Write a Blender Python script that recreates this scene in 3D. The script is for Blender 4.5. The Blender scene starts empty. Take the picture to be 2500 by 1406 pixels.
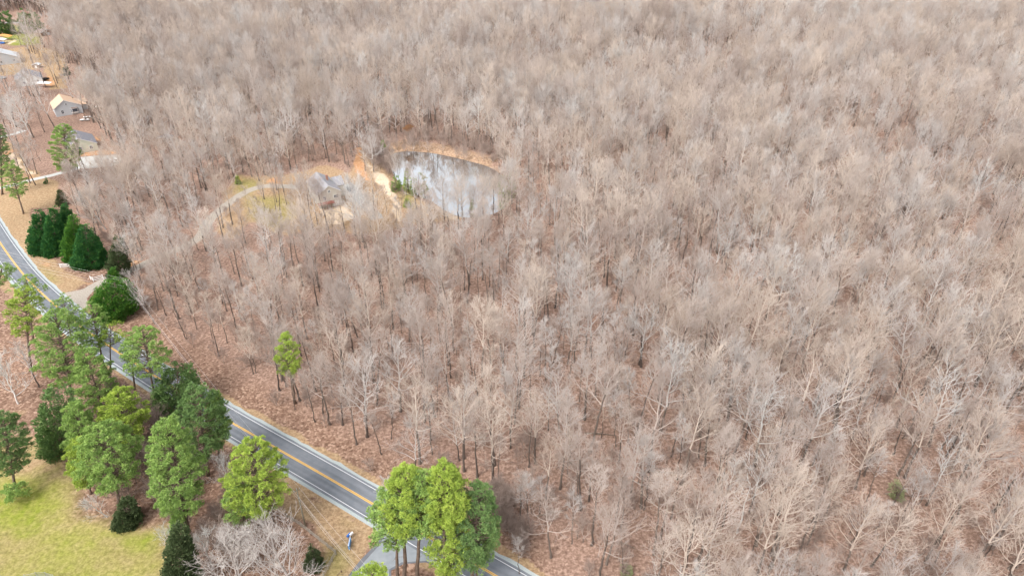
import bpy, math, random
import numpy as np
from mathutils import Vector
R = math.radians
scene = bpy.context.scene

# ------------------------------------------------------------------ camera, sky, sun, exposure
CAM_H = 120.0; PITCH = R(32.0); FPX = 1667.0
cam_d = bpy.data.cameras.new('camera'); cam = bpy.data.objects.new('camera', cam_d)
scene.collection.objects.link(cam)
cam.location = (0, 0, CAM_H); cam.rotation_euler = (R(90) - PITCH, 0, 0)
cam_d.sensor_width = 36; cam_d.lens = 36 * FPX / 2500; cam_d.clip_end = 6000; cam_d.clip_start = 1
scene.camera = cam

SUN_EL, SUN_AZ = R(52), R(215)          # azimuth measured like the sky texture's rotation
world = bpy.data.worlds.new('World'); scene.world = world; world.use_nodes = True
nt = world.node_tree; nt.nodes.clear()
wo = nt.nodes.new('ShaderNodeOutputWorld'); bg = nt.nodes.new('ShaderNodeBackground')
sky = nt.nodes.new('ShaderNodeTexSky'); sky.sky_type = 'NISHITA'; sky.sun_disc = False
sky.sun_elevation = SUN_EL; sky.sun_rotation = SUN_AZ; sky.air_density = 1.0; sky.dust_density = 4.0; sky.ozone_density = 1.0
# thin overcast: the sky's own colour with most of its blue taken out, and broken cloud
hs = nt.nodes.new('ShaderNodeHueSaturation'); hs.inputs['Saturation'].default_value = 0.22; hs.inputs['Value'].default_value = 1.5
tc = nt.nodes.new('ShaderNodeTexCoord'); nz = nt.nodes.new('ShaderNodeTexNoise')
nz.inputs['Scale'].default_value = 2.2; nz.inputs['Detail'].default_value = 5
mr = nt.nodes.new('ShaderNodeMapRange'); mr.inputs['From Min'].default_value = .35; mr.inputs['From Max'].default_value = .65
mr.inputs['To Min'].default_value = .75; mr.inputs['To Max'].default_value = 1.25
mm = nt.nodes.new('ShaderNodeVectorMath'); mm.operation = 'SCALE'
nt.links.new(sky.outputs[0], hs.inputs['Color']); nt.links.new(tc.outputs['Generated'], nz.inputs['Vector'])
nt.links.new(nz.outputs['Fac'], mr.inputs['Value']); nt.links.new(hs.outputs[0], mm.inputs[0]); nt.links.new(mr.outputs[0], mm.inputs['Scale'])
nt.links.new(mm.outputs[0], bg.inputs['Color']); bg.inputs['Strength'].default_value = 0.14
nt.links.new(bg.outputs[0], wo.inputs['Surface'])

sun_d = bpy.data.lights.new('sun', 'SUN'); sun_d.energy = 1.2; sun_d.angle = R(22); sun_d.color = (1, .96, .9)
sun = bpy.data.objects.new('sun', sun_d); scene.collection.objects.link(sun)
sdir = Vector((math.sin(SUN_AZ) * math.cos(SUN_EL), math.cos(SUN_AZ) * math.cos(SUN_EL), math.sin(SUN_EL)))
sun.rotation_euler = sdir.to_track_quat('Z', 'Y').to_euler(); sun.location = (0, 0, 200)
scene.view_settings.view_transform = 'Standard'; scene.view_settings.look = 'None'
scene.view_settings.gamma = 1; scene.view_settings.exposure = 0.63
scene.render.resolution_x = 1024; scene.render.resolution_y = 575
scene.render.engine = 'CYCLES'; scene.cycles.max_bounces = 5; scene.cycles.diffuse_bounces = 3

# ------------------------------------------------------------------ helpers
rng = np.random.default_rng(7); random.seed(7)
CP, SP = math.cos(PITCH), math.sin(PITCH)
def ray(px, py):
    u = (px - 1250) / FPX; v = (703 - py) / FPX
    return np.array([u, CP + v * SP, -SP + v * CP])
def G(px, py, z=0.0):                    # point of the plane z seen at a place in the photograph
    d = ray(px, py); t = (z - CAM_H) / d[2]
    return np.array([d[0] * t, d[1] * t, z])
def Gs(pts, z=0.0): return [G(x, y, z) for x, y in pts]
def above(base, px, py):                 # point over the base line of a standing thing
    d = ray(px, py); t = base[1] / d[1]
    return np.array([d[0] * t, base[1], CAM_H + d[2] * t])
def proj(X, Y, Z):
    X = np.asarray(X, float); Y = np.asarray(Y, float); dz = np.asarray(Z, float) - CAM_H
    f = Y * CP - dz * SP; up = Y * SP + dz * CP
    return 1250 + FPX * X / f, 703 - FPX * up / f, f

def link(o, parent=None):
    scene.collection.objects.link(o)
    if parent is not None: o.parent = parent
    return o
def tag(o, label=None, cat=None, group=None, kind=None):
    if label: o['label'] = label
    if cat: o['category'] = cat
    if group: o['group'] = group
    if kind: o['kind'] = kind
    return o
def empty(name, loc, rz=0.0, label=None, cat=None, group=None):
    o = bpy.data.objects.new(name, None); o.empty_display_size = .5
    o.location = tuple(loc); o.rotation_euler = (0, 0, rz); link(o)
    return tag(o, label, cat, group)

class MB:                                # mesh collector
    def __init__(s): s.v = []; s.f = []; s.m = []
    def add(s, vs, fs, mi=0):
        n = len(s.v); s.v += [tuple(map(float, p)) for p in vs]; s.f += [[n + i for i in f] for f in fs]; s.m += [mi] * len(fs)
    def box(s, x0, x1, y0, y1, z0, z1, mi=0):
        s.add([(x0,y0,z0),(x1,y0,z0),(x1,y1,z0),(x0,y1,z0),(x0,y0,z1),(x1,y0,z1),(x1,y1,z1),(x0,y1,z1)],
              [(0,3,2,1),(4,5,6,7),(0,1,5,4),(1,2,6,5),(2,3,7,6),(3,0,4,7)], mi)
    def bar(s, a, b, w, h, mi=0):        # beam from a to b
        a = np.array(a, float); b = np.array(b, float); d = b - a; d /= np.linalg.norm(d)
        up = np.array([0, 0, 1.]) if abs(d[2]) < .9 else np.array([1., 0, 0])
        sx = np.cross(d, up); sx /= np.linalg.norm(sx); uz = np.cross(sx, d)
        vs = [p + sx * i * w / 2 + uz * j * h / 2 for p in (a, b) for i, j in ((-1,-1),(1,-1),(1,1),(-1,1))]
        s.add(vs, [(0,1,2,3),(7,6,5,4),(0,4,5,1),(1,5,6,2),(2,6,7,3),(3,7,4,0)], mi)
    def tube(s, pts, rad, n=8, mi=0, cap=True):
        pts = [np.array(p, float) for p in pts]; base = len(s.v)
        for i, p in enumerate(pts):
            d = pts[min(i + 1, len(pts) - 1)] - pts[max(i - 1, 0)]; d /= (np.linalg.norm(d) + 1e-9)
            a = np.cross(d, [0.31, .2, .93]) if abs(d[2]) < .9 else np.cross(d, [1., 0, 0]); a /= np.linalg.norm(a); b = np.cross(d, a)
            r = rad[i] if hasattr(rad, '__len__') else rad
            for k in range(n):
                t = 2 * math.pi * k / n; s.v.append(tuple(p + (a * math.cos(t) + b * math.sin(t)) * r))
        for i in range(len(pts) - 1):
            for k in range(n):
                k2 = (k + 1) % n; o = base + i * n
                s.f.append([o + k, o + k2, o + n + k2, o + n + k]); s.m.append(mi)
        if cap:
            s.f.append([base + k for k in range(n)][::-1]); s.m.append(mi)
            o = base + (len(pts) - 1) * n; s.f.append([o + k for k in range(n)]); s.m.append(mi)
    def build(s, name, mats, parent=None, smooth=False):
        me = bpy.data.meshes.new(name); me.from_pydata(s.v, [], s.f)
        for m in (mats if isinstance(mats, (list, tuple)) else [mats]): me.materials.append(m)
        if any(s.m): me.polygons.foreach_set('material_index', s.m)
        if smooth: me.polygons.foreach_set('use_smooth', [True] * len(s.f))
        me.update()
        return link(bpy.data.objects.new(name, me), parent)

def np_mesh(name, V, F, mats, smooth=False, mi=None):
    """V (n,3), F (m,k) arrays -> mesh datablock"""
    me = bpy.data.meshes.new(name); V = np.asarray(V, np.float32); F = np.asarray(F, np.int32)
    me.vertices.add(len(V)); me.vertices.foreach_set('co', V.ravel())
    me.loops.add(F.size); me.loops.foreach_set('vertex_index', F.ravel())
    me.polygons.add(len(F)); me.polygons.foreach_set('loop_start', np.arange(0, F.size, F.shape[1], dtype=np.int32))
    for m in (mats if isinstance(mats, (list, tuple)) else [mats]): me.materials.append(m)
    if mi is not None: me.polygons.foreach_set('material_index', np.asarray(mi, np.int32))
    me.polygons.foreach_set('use_smooth', np.full(len(F), smooth)); me.update(calc_edges=True); me.validate()
    return me

def seg_mesh(P0, P1, R0, R1, n=3):
    """many tapered prisms at once"""
    P0 = np.array(P0, float); P1 = np.array(P1, float); R0 = np.array(R0, float); R1 = np.array(R1, float)
    d = P1 - P0; d /= np.linalg.norm(d, axis=1, keepdims=True) + 1e-9
    ref = np.where(np.abs(d[:, 2:3]) < .9, np.array([[0, 0, 1.]]), np.array([[1., 0, 0]]))
    a = np.cross(d, ref); a /= np.linalg.norm(a, axis=1, keepdims=True); b = np.cross(d, a)
    V = []
    for P, r in ((P0, R0), (P1, R1)):
        for k in range(n):
            t = 2 * math.pi * k / n
            V.append(P + (a * math.cos(t) + b * math.sin(t)) * r[:, None])
    V = np.stack(V, 1)                   # (N, 2n, 3)
    N = len(P0); base = (np.arange(N) * 2 * n)[:, None]; F = []
    for k in range(n):
        k2 = (k + 1) % n
        F.append(base + np.array([[k, k2, n + k2, n + k]]))
    return V.reshape(-1, 3), np.concatenate(F, 0)

# ------------------------------------------------------------------ materials
def mat(name, color, rough=.85, spec=.3, metal=0.0):
    m = bpy.data.materials.new(name); m.use_nodes = True; b = m.node_tree.nodes['Principled BSDF']
    b.inputs['Base Color'].default_value = (*color, 1); b.inputs['Roughness'].default_value = rough
    b.inputs['Specular IOR Level'].default_value = spec; b.inputs['Metallic'].default_value = metal
    return m
def noisy(name, stops, scale=3.0, detail=6, rough=.9, spec=.2, coords='Object', stretch=None, bump=0.0):
    """noise -> colour ramp"""
    m = mat(name, stops[0][1], rough, spec); t = m.node_tree; b = t.nodes['Principled BSDF']
    c = t.nodes.new('ShaderNodeTexCoord'); n = t.nodes.new('ShaderNodeTexNoise'); r = t.nodes.new('ShaderNodeValToRGB')
    n.inputs['Scale'].default_value = scale; n.inputs['Detail'].default_value = detail; n.inputs['Roughness'].default_value = .65
    src = c.outputs[coords]
    if stretch:
        mp = t.nodes.new('ShaderNodeMapping'); mp.inputs['Scale'].default_value = stretch; t.links.new(src, mp.inputs['Vector']); src = mp.outputs[0]
    t.links.new(src, n.inputs['Vector']); t.links.new(n.outputs['Fac'], r.inputs['Fac']); t.links.new(r.outputs['Color'], b.inputs['Base Color'])
    el = r.color_ramp.elements
    el[0].position = stops[0][0]; el[0].color = (*stops[0][1], 1); el[1].position = stops[-1][0]; el[1].color = (*stops[-1][1], 1)
    for p, col in stops[1:-1]:
        e = el.new(p); e.color = (*col, 1)
    if bump:
        bp = t.nodes.new('ShaderNodeBump'); bp.inputs['Strength'].default_value = bump; bp.inputs['Distance'].default_value = .1
        t.links.new(n.outputs['Fac'], bp.inputs['Height']); t.links.new(bp.outputs[0], b.inputs['Normal'])
    return m
def varied(name, c0, c1, c2, rough=.85, spec=.15, loc_scale=.012):
    """colour that differs from plant to plant and from one part of the wood to the next"""
    m = mat(name, c0, rough, spec); t = m.node_tree; b = t.nodes['Principled BSDF']
    oi = t.nodes.new('ShaderNodeObjectInfo'); n = t.nodes.new('ShaderNodeTexNoise'); n.inputs['Scale'].default_value = loc_scale; n.inputs['Detail'].default_value = 3
    t.links.new(oi.outputs['Location'], n.inputs['Vector'])
    add = t.nodes.new('ShaderNodeMath'); add.operation = 'MULTIPLY_ADD'; add.inputs[1].default_value = .62; t.links.new(oi.outputs['Random'], add.inputs[0])
    sub = t.nodes.new('ShaderNodeMath'); sub.operation = 'MULTIPLY_ADD'; sub.inputs[1].default_value = 1.4; sub.inputs[2].default_value = -.5
    t.links.new(n.outputs['Fac'], sub.inputs[0]); t.links.new(sub.outputs[0], add.inputs[2])
    r = t.nodes.new('ShaderNodeValToRGB'); t.links.new(add.outputs[0], r.inputs['Fac'])
    el = r.color_ramp.elements; el[0].color = (*c0, 1); el[1].color = (*c2, 1); e = el.new(.5); e.color = (*c1, 1)
    t.links.new(r.outputs['Color'], b.inputs['Base Color'])
    return m

M = {}
M['bark_dark'] = varied('bark_dark', (.075, .058, .05), (.12, .095, .08), (.20, .165, .14))
M['twig_tan'] = varied('twig_tan', (.44, .36, .30), (.55, .46, .39), (.66, .565, .485))
M['twig_brown'] = varied('twig_brown', (.36, .29, .255), (.465, .39, .345), (.56, .48, .43))
M['twig_grey'] = varied('twig_grey', (.42, .38, .355), (.53, .485, .455), (.64, .595, .56))
M['twig_pale'] = varied('twig_pale', (.48, .46, .44), (.58, .565, .54), (.66, .645, .62))
M['brush'] = varied('brush', (.27, .205, .175), (.36, .28, .24), (.45, .36, .31))
M['pine_bark'] = noisy('pine_bark', [(.3, (.09, .065, .05)), (.7, (.24, .18, .14))], 3, 5, stretch=(1, 1, .3))
M['log'] = noisy('log', [(.3, (.10, .075, .06)), (.7, (.30, .24, .19))], 2, 5)
def foliage(name, c0, c1, tip):
    m = noisy(name, [(.3, c0), (.55, c1), (.75, tip)], .9, 4, .6, .25)
    b = m.node_tree.nodes['Principled BSDF']
    b.inputs['Transmission Weight'].default_value = 0; b.inputs['Sheen Weight'].default_value = 0
    return m
M['needle'] = foliage('needle', (.16, .26, .075), (.31, .455, .12), (.53, .67, .20))
M['needle_yellow'] = foliage('needle_yellow', (.20, .29, .05), (.39, .51, .09), (.64, .72, .15))
M['needle_deep'] = foliage('needle_deep', (.09, .165, .06), (.18, .29, .095), (.33, .46, .15))
M['cypress'] = foliage('cypress', (.022, .10, .035), (.06, .20, .05), (.20, .40, .07))
M['cypress_bright'] = foliage('cypress_bright', (.04, .13, .025), (.11, .27, .04), (.34, .50, .07))
M['cedar'] = foliage('cedar', (.055, .085, .035), (.105, .145, .06), (.18, .22, .10))
M['leaf_orange'] = foliage('leaf_orange', (.27, .14, .07), (.38, .21, .11), (.48, .30, .17))
M['leaf_soft'] = foliage('leaf_soft', (.22, .25, .12), (.34, .37, .19), (.46, .48, .28))
M['white_paint'] = noisy('white_paint', [(.3, (.70, .70, .70)), (.7, (.82, .82, .81))], 2, 3, .5, .4)
M['weathered'] = noisy('weathered', [(.3, (.24, .21, .17)), (.7, (.44, .41, .36))], 4, 5, stretch=(1, 1, 3))
M['pole_wood'] = noisy('pole_wood', [(.3, (.22, .20, .15)), (.7, (.36, .33, .26))], 3, 5, stretch=(1, 1, .2))
M['wire'] = mat('wire', (.62, .58, .56), .5, .4)
M['ceramic'] = mat('ceramic', (.62, .62, .6), .3, .5)
M['metal'] = mat('metal', (.42, .44, .46), .4, .5, .6)
M['blue'] = mat('blue_paint', (.04, .16, .50), .45, .4)
M['sign_blue'] = mat('sign_blue', (.07, .27, .58), .45, .4)
M['glass'] = mat('glass', (.05, .06, .08), .08, .6)
M['deck_red'] = noisy('deck_red', [(.3, (.16, .06, .045)), (.7, (.30, .13, .10))], 4, 4)
M['wood_brown'] = noisy('wood_brown', [(.3, (.16, .11, .075)), (.7, (.30, .22, .15))], 3, 4)
M['tarp_orange'] = noisy('tarp_orange', [(.3, (.62, .26, .08)), (.7, (.80, .38, .13))], 1, 3, .6)
M['black'] = mat('black_rubber', (.02, .02, .02), .7)
def shingle(name, c0, c1): return noisy(name, [(.3, c0), (.7, c1)], 6, 5, .9, .15)
M['roof_grey'] = shingle('roof_grey', (.23, .225, .235), (.35, .34, .36))
M['roof_pale'] = shingle('roof_pale', (.44, .46, .48), (.58, .60, .62))
M['roof_dark'] = shingle('roof_dark', (.17, .17, .19), (.28, .28, .31))
M['roof_tan'] = shingle('roof_tan', (.50, .34, .235), (.62, .45, .33))
M['roof_brown'] = shingle('roof_brown', (.16, .13, .12), (.26, .21, .19))
def siding(name, col):
    m = mat(name, col, .7, .25); t = m.node_tree; b = t.nodes['Principled BSDF']
    c = t.nodes.new('ShaderNodeTexCoord'); w = t.nodes.new('ShaderNodeTexWave'); w.wave_type = 'BANDS'; w.bands_direction = 'Z'; w.wave_profile = 'SAW'
    w.inputs['Scale'].default_value = 1.6; r = t.nodes.new('ShaderNodeValToRGB')
    r.color_ramp.elements[0].color = (*[x * .86 for x in col], 1); r.color_ramp.elements[1].color = (*[min(1, x * 1.05) for x in col], 1)
    t.links.new(c.outputs['Object'], w.inputs['Vector']); t.links.new(w.outputs['Fac'], r.inputs['Fac']); t.links.new(r.outputs[0], b.inputs['Base Color'])
    return m
M['wall_tan'] = siding('wall_tan', (.52, .49, .43)); M['wall_white'] = siding('wall_white', (.74, .74, .72))
M['wall_grey'] = siding('wall_grey', (.48, .50, .52)); M['wall_green'] = siding('wall_green', (.50, .52, .42)); M['wall_brown'] = siding('wall_brown', (.30, .22, .17))
M['brick'] = noisy('brick', [(.3, (.30, .15, .11)), (.7, (.42, .24, .18))], 8, 4)
M['concrete'] = noisy('concrete', [(.3, (.40, .40, .38)), (.7, (.52, .52, .50))], 1.2, 6)
M['gravel'] = noisy('gravel', [(.3, (.21, .21, .20)), (.5, (.30, .295, .285)), (.7, (.40, .39, .37))], 3.5, 8)
M['gravel_tan'] = noisy('gravel_tan', [(.3, (.25, .21, .17)), (.5, (.34, .30, .255)), (.7, (.44, .40, .35))], 2.5, 8)
def asphalt(name, c0, c1, streak=False):
    m = noisy(name, [(.3, c0), (.7, c1)], .35, 8, .9, .2)
    if streak:                           # tyre-polished tracks, long faint streaks and dark crack filler
        t = m.node_tree; b = t.nodes['Principled BSDF']; src = b.inputs['Base Color'].links[0].from_socket
        at = t.nodes.new('ShaderNodeAttribute'); at.attribute_name = 'lane'; sx = t.nodes.new('ShaderNodeSeparateXYZ'); t.links.new(at.outputs['Vector'], sx.inputs[0])
        w = t.nodes.new('ShaderNodeMath'); w.operation = 'SINE'; k = t.nodes.new('ShaderNodeMath'); k.operation = 'MULTIPLY'; k.inputs[1].default_value = 3.7
        ab = t.nodes.new('ShaderNodeMath'); ab.operation = 'ABSOLUTE'; t.links.new(sx.outputs[0], ab.inputs[0]); t.links.new(ab.outputs[0], k.inputs[0]); t.links.new(k.outputs[0], w.inputs[0])
        mp = t.nodes.new('ShaderNodeMapping'); mp.inputs['Scale'].default_value = (1.6, .05, 1); t.links.new(at.outputs['Vector'], mp.inputs['Vector'])
        n = t.nodes.new('ShaderNodeTexNoise'); n.inputs['Scale'].default_value = 1; n.inputs['Detail'].default_value = 5; t.links.new(mp.outputs[0], n.inputs['Vector'])
        a1 = t.nodes.new('ShaderNodeMath'); a1.operation = 'MULTIPLY_ADD'; a1.inputs[1].default_value = .07; a1.inputs[2].default_value = .72; t.links.new(w.outputs[0], a1.inputs[0])
        a2 = t.nodes.new('ShaderNodeMath'); a2.operation = 'MULTIPLY_ADD'; a2.inputs[1].default_value = .62; t.links.new(n.outputs['Fac'], a2.inputs[0]); t.links.new(a1.outputs[0], a2.inputs[2])
        h = t.nodes.new('ShaderNodeHueSaturation'); t.links.new(a2.outputs[0], h.inputs['Value']); t.links.new(src, h.inputs['Color']); t.links.new(h.outputs[0], b.inputs['Base Color'])
    return m
M['asphalt'] = asphalt('asphalt', (.135, .15, .17), (.19, .20, .22), True)
M['asphalt_new'] = asphalt('asphalt_new', (.21, .23, .25), (.29, .31, .325))
M['asphalt_edge'] = asphalt('asphalt_edge', (.12, .125, .14), (.17, .175, .19))
M['shoulder'] = noisy('shoulder', [(.3, (.26, .29, .29)), (.5, (.36, .40, .40)), (.7, (.47, .51, .50))], 5, 8)
M['line_white'] = noisy('line_white', [(.25, (.60, .61, .63)), (.6, (.80, .80, .81))], 3, 6, .6)
M['line_yellow'] = noisy('line_yellow', [(.25, (.70, .38, .06)), (.6, (.86, .50, .07))], 3, 6, .6)

# ------------------------------------------------------------------ layout of the place
ROAD_PX = [(-70, 470), (-38, 530), (1.4, 595), (34, 641), (68, 683.6), (104, 718), (156, 765.5), (188, 792), (256, 838), (313, 877.5), (355.6, 902), (395, 929),
           (470, 975), (538.6, 1015.5), (656.6, 1083.8), (760, 1141.8), (894, 1220), (989, 1277), (1055, 1315), (1127.6, 1357.5), (1214, 1406), (1330, 1475), (1500, 1580)]
ctl = np.array(Gs(ROAD_PX))[:, :2]
d0 = ctl[0] - ctl[1]; d0 /= np.linalg.norm(d0)
ctl = np.vstack([ctl[0] + d0 * 160 + [-15, 0], ctl[0] + d0 * 80 + [-3, 0], ctl])
def catmull(P, step=2.0):
    P = np.vstack([2 * P[0] - P[1], P, 2 * P[-1] - P[-2]]); out = []
    for i in range(1, len(P) - 2):
        n = max(2, int(np.linalg.norm(P[i + 1] - P[i]) / step))
        for k in range(n):
            t = k / n; a, b, c, d = P[i - 1], P[i], P[i + 1], P[i + 2]
            out.append(.5 * ((2 * b) + (-a + c) * t + (2 * a - 5 * b + 4 * c - d) * t * t + (-a + 3 * b - 3 * c + d) * t ** 3))
    out.append(P[-2]); return np.array(out)
road = catmull(ctl, 2.0)
for _ in range(30): road[1:-1] = (road[:-2] + 2 * road[1:-1] + road[2:]) / 4
def normals(L):
    t = np.gradient(L, axis=0); t /= np.linalg.norm(t, axis=1, keepdims=True); return np.stack([-t[:, 1], t[:, 0]], 1)

def seg_dist(X, Y, L):                   # distance from many points to a polyline
    best = np.full(X.shape, 1e9)
    for a, b in zip(L[:-1], L[1:]):
        ab = b - a; l2 = ab @ ab + 1e-9
        t = np.clip(((X - a[0]) * ab[0] + (Y - a[1]) * ab[1]) / l2, 0, 1)
        best = np.minimum(best, np.hypot(X - a[0] - t * ab[0], Y - a[1] - t * ab[1]))
    return best
def inside(X, Y, P):
    r = np.zeros(X.shape, bool); n = len(P)
    for i in range(n):
        x1, y1 = P[i][:2]; x2, y2 = P[(i + 1) % n][:2]
        c = ((y1 > Y) != (y2 > Y)) & (X < (x2 - x1) * (Y - y1) / (y2 - y1 + 1e-12) + x1); r ^= c
    return r
def sdf(X, Y, P, pad=12):                # negative inside; only evaluated near the polygon
    P = np.array(P)[:, :2]; out = np.full(X.shape, 99.0)
    m = (X > P[:, 0].min() - pad) & (X < P[:, 0].max() + pad) & (Y > P[:, 1].min() - pad) & (Y < P[:, 1].max() + pad)
    if not m.any(): return out
    x, y = X[m], Y[m]; d = seg_dist(x, y, np.vstack([P, P[:1]])); out[m] = np.where(inside(x, y, P), -d, d); return out
def poly(*pts): return Gs(pts)

POND = poly((951, 382), (961, 373), (987, 368), (1016, 369), (1053, 372), (1090, 379), (1127, 387), (1155, 394), (1192, 404), (1222, 422), (1240, 448), (1242, 480),
            (1222, 508), (1185, 524), (1142, 529), (1109, 522), (1081, 508), (1057, 491), (1030, 480), (1008, 466), (985, 452), (965, 430), (953, 405))
POND = [np.array([*p, 0]) for p in catmull(np.array(POND + POND[:1])[:, :2], 3)[:-1]]
WOOD_EDGE = poly((-900, 330), (-300, 420), (0, 430), (55, 470), (120, 470), (150, 500), (205, 560), (262, 620), (330, 700), (352, 790), (420, 830), (500, 880), (560, 935), (650, 985), (720, 1020),
                 (800, 1060), (870, 1100), (960, 1140), (1080, 1165), (1180, 1200), (1225, 1270), (1275, 1350), (1330, 1440), (1480, 1560), (1300, 1800), (-1500, 1800), (-1500, 400))   # everything here is NOT wood
YARD = poly((520, 560), (540, 470), (580, 425), (700, 425), (800, 400), (850, 420), (880, 350), (925, 350), (950, 400), (965, 450), (1060, 500), (1140, 540), (1000, 555), (900, 575), (760, 560), (700, 580), (610, 545), (560, 600))
YARD2 = poly((-300, 200), (-40, 60), (60, 40), (110, 60), (150, 150), (240, 190), (250, 220), (210, 300), (250, 330), (310, 370), (300, 420), (190, 425), (140, 440), (-200, 440))
PONDBANK = poly((925, 395), (940, 352), (985, 340), (1040, 345), (1100, 355), (1180, 378), (1225, 400), (1190, 410), (1120, 392), (1030, 374), (965, 380), (950, 400))
LAWN = poly((-400, 880), (30, 870), (100, 960), (120, 1080), (160, 1140), (185, 1270), (300, 1290), (400, 1290), (410, 1360), (430, 1700), (-600, 1700))

def smooth(a, b, x):
    t = np.clip((x - a) / (b - a), 0, 1); return t * t * (3 - 2 * t)
def vnoise(X, Y, s, seed=0):             # cheap smooth value noise
    r = np.random.default_rng(seed).random((64, 64)); x = np.asarray(X) / s + 1000; y = np.asarray(Y) / s + 1000
    xi = np.floor(x).astype(int); yi = np.floor(y).astype(int); fx = x - xi; fy = y - yi
    fx = fx * fx * (3 - 2 * fx); fy = fy * fy * (3 - 2 * fy); g = lambda i, j: r[(xi + i) % 64, (yi + j) % 64]
    return g(0, 0) * (1 - fx) * (1 - fy) + g(1, 0) * fx * (1 - fy) + g(0, 1) * (1 - fx) * fy + g(1, 1) * fx * fy
def hill(X, Y):                          # flat by the road, houses and pond; rolling under the wood
    X = np.asarray(X, float); Y = np.asarray(Y, float)
    m = smooth(0, 120, X + 20 + .15 * (Y - 250)) * smooth(130, 190, Y + .5 * X)
    m = np.maximum(m, smooth(400, 520, Y) * smooth(-330, -200, X + (Y - 400) * .25))
    return m * ((vnoise(X, Y, 110, 3) - .5) * 15 + (vnoise(X, Y, 47, 4) - .5) * 5)

# ------------------------------------------------------------------ ground: one sheet with its mix of cover in an attribute
def axis(parts):
    a = []
    for s, e, st in parts: a.append(np.arange(s, e, st))
    a.append([parts[-1][1]]); return np.concatenate(a)
gx = axis([(-3000, -1000, 200), (-1000, -420, 10), (-420, 120, 1.0), (120, 700, 6), (700, 1000, 20), (1000, 3000, 200)])
gy = axis([(-600, 40, 40), (40, 420, 1.0), (420, 760, 2.2), (760, 1200, 10), (1200, 4000, 200)])
GX, GY = np.meshgrid(gx, gy)
Xf, Yf = GX.ravel(), GY.ravel()
Z = hill(Xf, Yf)
sp = sdf(Xf, Yf, POND, 14)
Z = Z - 1.6 * smooth(1.5, -5, sp) + .9 * smooth(0, 4, sp) * smooth(14, 5, sp) * (sp < 50) - .25 * (sp < 6) * smooth(6, 0, sp)
nwob = (vnoise(Xf, Yf, 7, 11) - .5) * 3 + (vnoise(Xf, Yf, 2.3, 12) - .5) * 1.4
def zone(P, feather=2.5, pad=12):
    return smooth(feather, -feather, sdf(Xf, Yf, P, pad) + nwob)
rd = np.full(Xf.shape, 99.0); near = (Xf < 60) & (Yf < 460) & (Yf > 20) & (Xf > -420)
rd[near] = seg_dist(Xf[near], Yf[near], road[::2])
tan = smooth(6.6, 5.4, rd + nwob * .5)
for P in [poly((-200, 400), (0, 340), (30, 350), (60, 400), (100, 430), (140, 445), (150, 505), (75, 510), (70, 600), (130, 640), (225, 690), (160, 712), (100, 670), (40, 590), (-60, 470)),
          poly((560, 1075), (640, 1095), (760, 1215), (800, 1215), (930, 1290), (900, 1350), (850, 1430), (770, 1430), (800, 1350), (740, 1280), (690, 1250), (600, 1150)),
          YARD, poly((90, 110), (160, 130), (165, 215), (120, 220), (110, 170)), poly((-60, 130), (100, 110), (110, 160), (60, 180), (-60, 190)),
          poly((0, 600), (60, 680), (180, 800), (120, 780), (40, 720), (-60, 640))]:
    tan = np.maximum(tan, zone(P))
tan = np.maximum(tan, zone(LAWN, 4) * smooth(134, 118, Yf + nwob * 4) )
green = np.zeros_like(tan)
for P, w in [(poly((-10, 1290), (0, 1210), (60, 1185), (140, 1160), (150, 1200), (120, 1290), (60, 1330)), 1), (poly((190, 1290), (290, 1288), (390, 1296), (395, 1370), (320, 1365), (250, 1325)), 1.0),
             (poly((-60, 1380), (120, 1385), (200, 1400), (200, 1500), (-60, 1500)), .45), (poly((10, 62), (95, 62), (95, 108), (30, 112), (5, 100)), 1), (poly((600, 480), (690, 480), (740, 520), (680, 560), (610, 530)), .42),
             (poly((572, 470), (576, 430), (620, 440), (640, 458), (590, 480)), .5), (poly((98, 655), (135, 668), (140, 690), (118, 685)), .5), (poly((985, 470), (1010, 475), (1010, 510), (985, 500)), .8),
             (poly((790, 1350), (830, 1345), (850, 1370), (820, 1410), (795, 1410)), .45), (poly((835, 1262), (850, 1268), (855, 1280), (838, 1272)), .5), (poly((90, 660), (110, 670), (125, 700), (100, 690)), .3)]:
    green = np.maximum(green, w * zone(P, 3.2))
green = np.maximum(green, (.45 + .5 * vnoise(Xf, Yf, 13, 51)) * zone(LAWN, 4) * smooth(122, 108, Yf + nwob * 4))
clay = np.zeros_like(tan)
for P, w in [(poly((196, 690), (236, 686), (240, 694), (205, 699)), 1), (poly((318, 634), (345, 636), (345, 652), (322, 650)), 1), (poly((862, 395), (870, 362), (882, 362), (884, 390), (890, 410), (905, 440), (890, 440), (872, 420)), 1),
             (poly((8, 375), (28, 362), (75, 358), (40, 385), (60, 420), (90, 432), (70, 438), (30, 410)), .6), (poly((100, 640), (125, 645), (128, 655), (108, 652)), .6), (poly((180, 372), (210, 372), (262, 366), (290, 374), (230, 380), (185, 382)), .7),
             (poly((228, 330), (245, 335), (250, 345), (232, 343)), .8), (poly((112, 185), (125, 185), (135, 212), (120, 215)), .8), (poly((118, 195), (165, 190), (170, 215), (130, 220)), .35),
             (PONDBANK, .18), (poly((572, 434), (590, 430), (600, 440), (580, 452)), .6), (poly((652, 436), (678, 432), (688, 448), (655, 450)), .8), (poly((975, 510), (990, 510), (988, 545), (976, 545)), .6),
             (poly((0, 225), (15, 228), (12, 240), (0, 238)), .8), (poly((905, 1318), (918, 1318), (917, 1326), (903, 1326)), .5)]:
    clay = np.maximum(clay, w * zone(P, 1.6))
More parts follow.
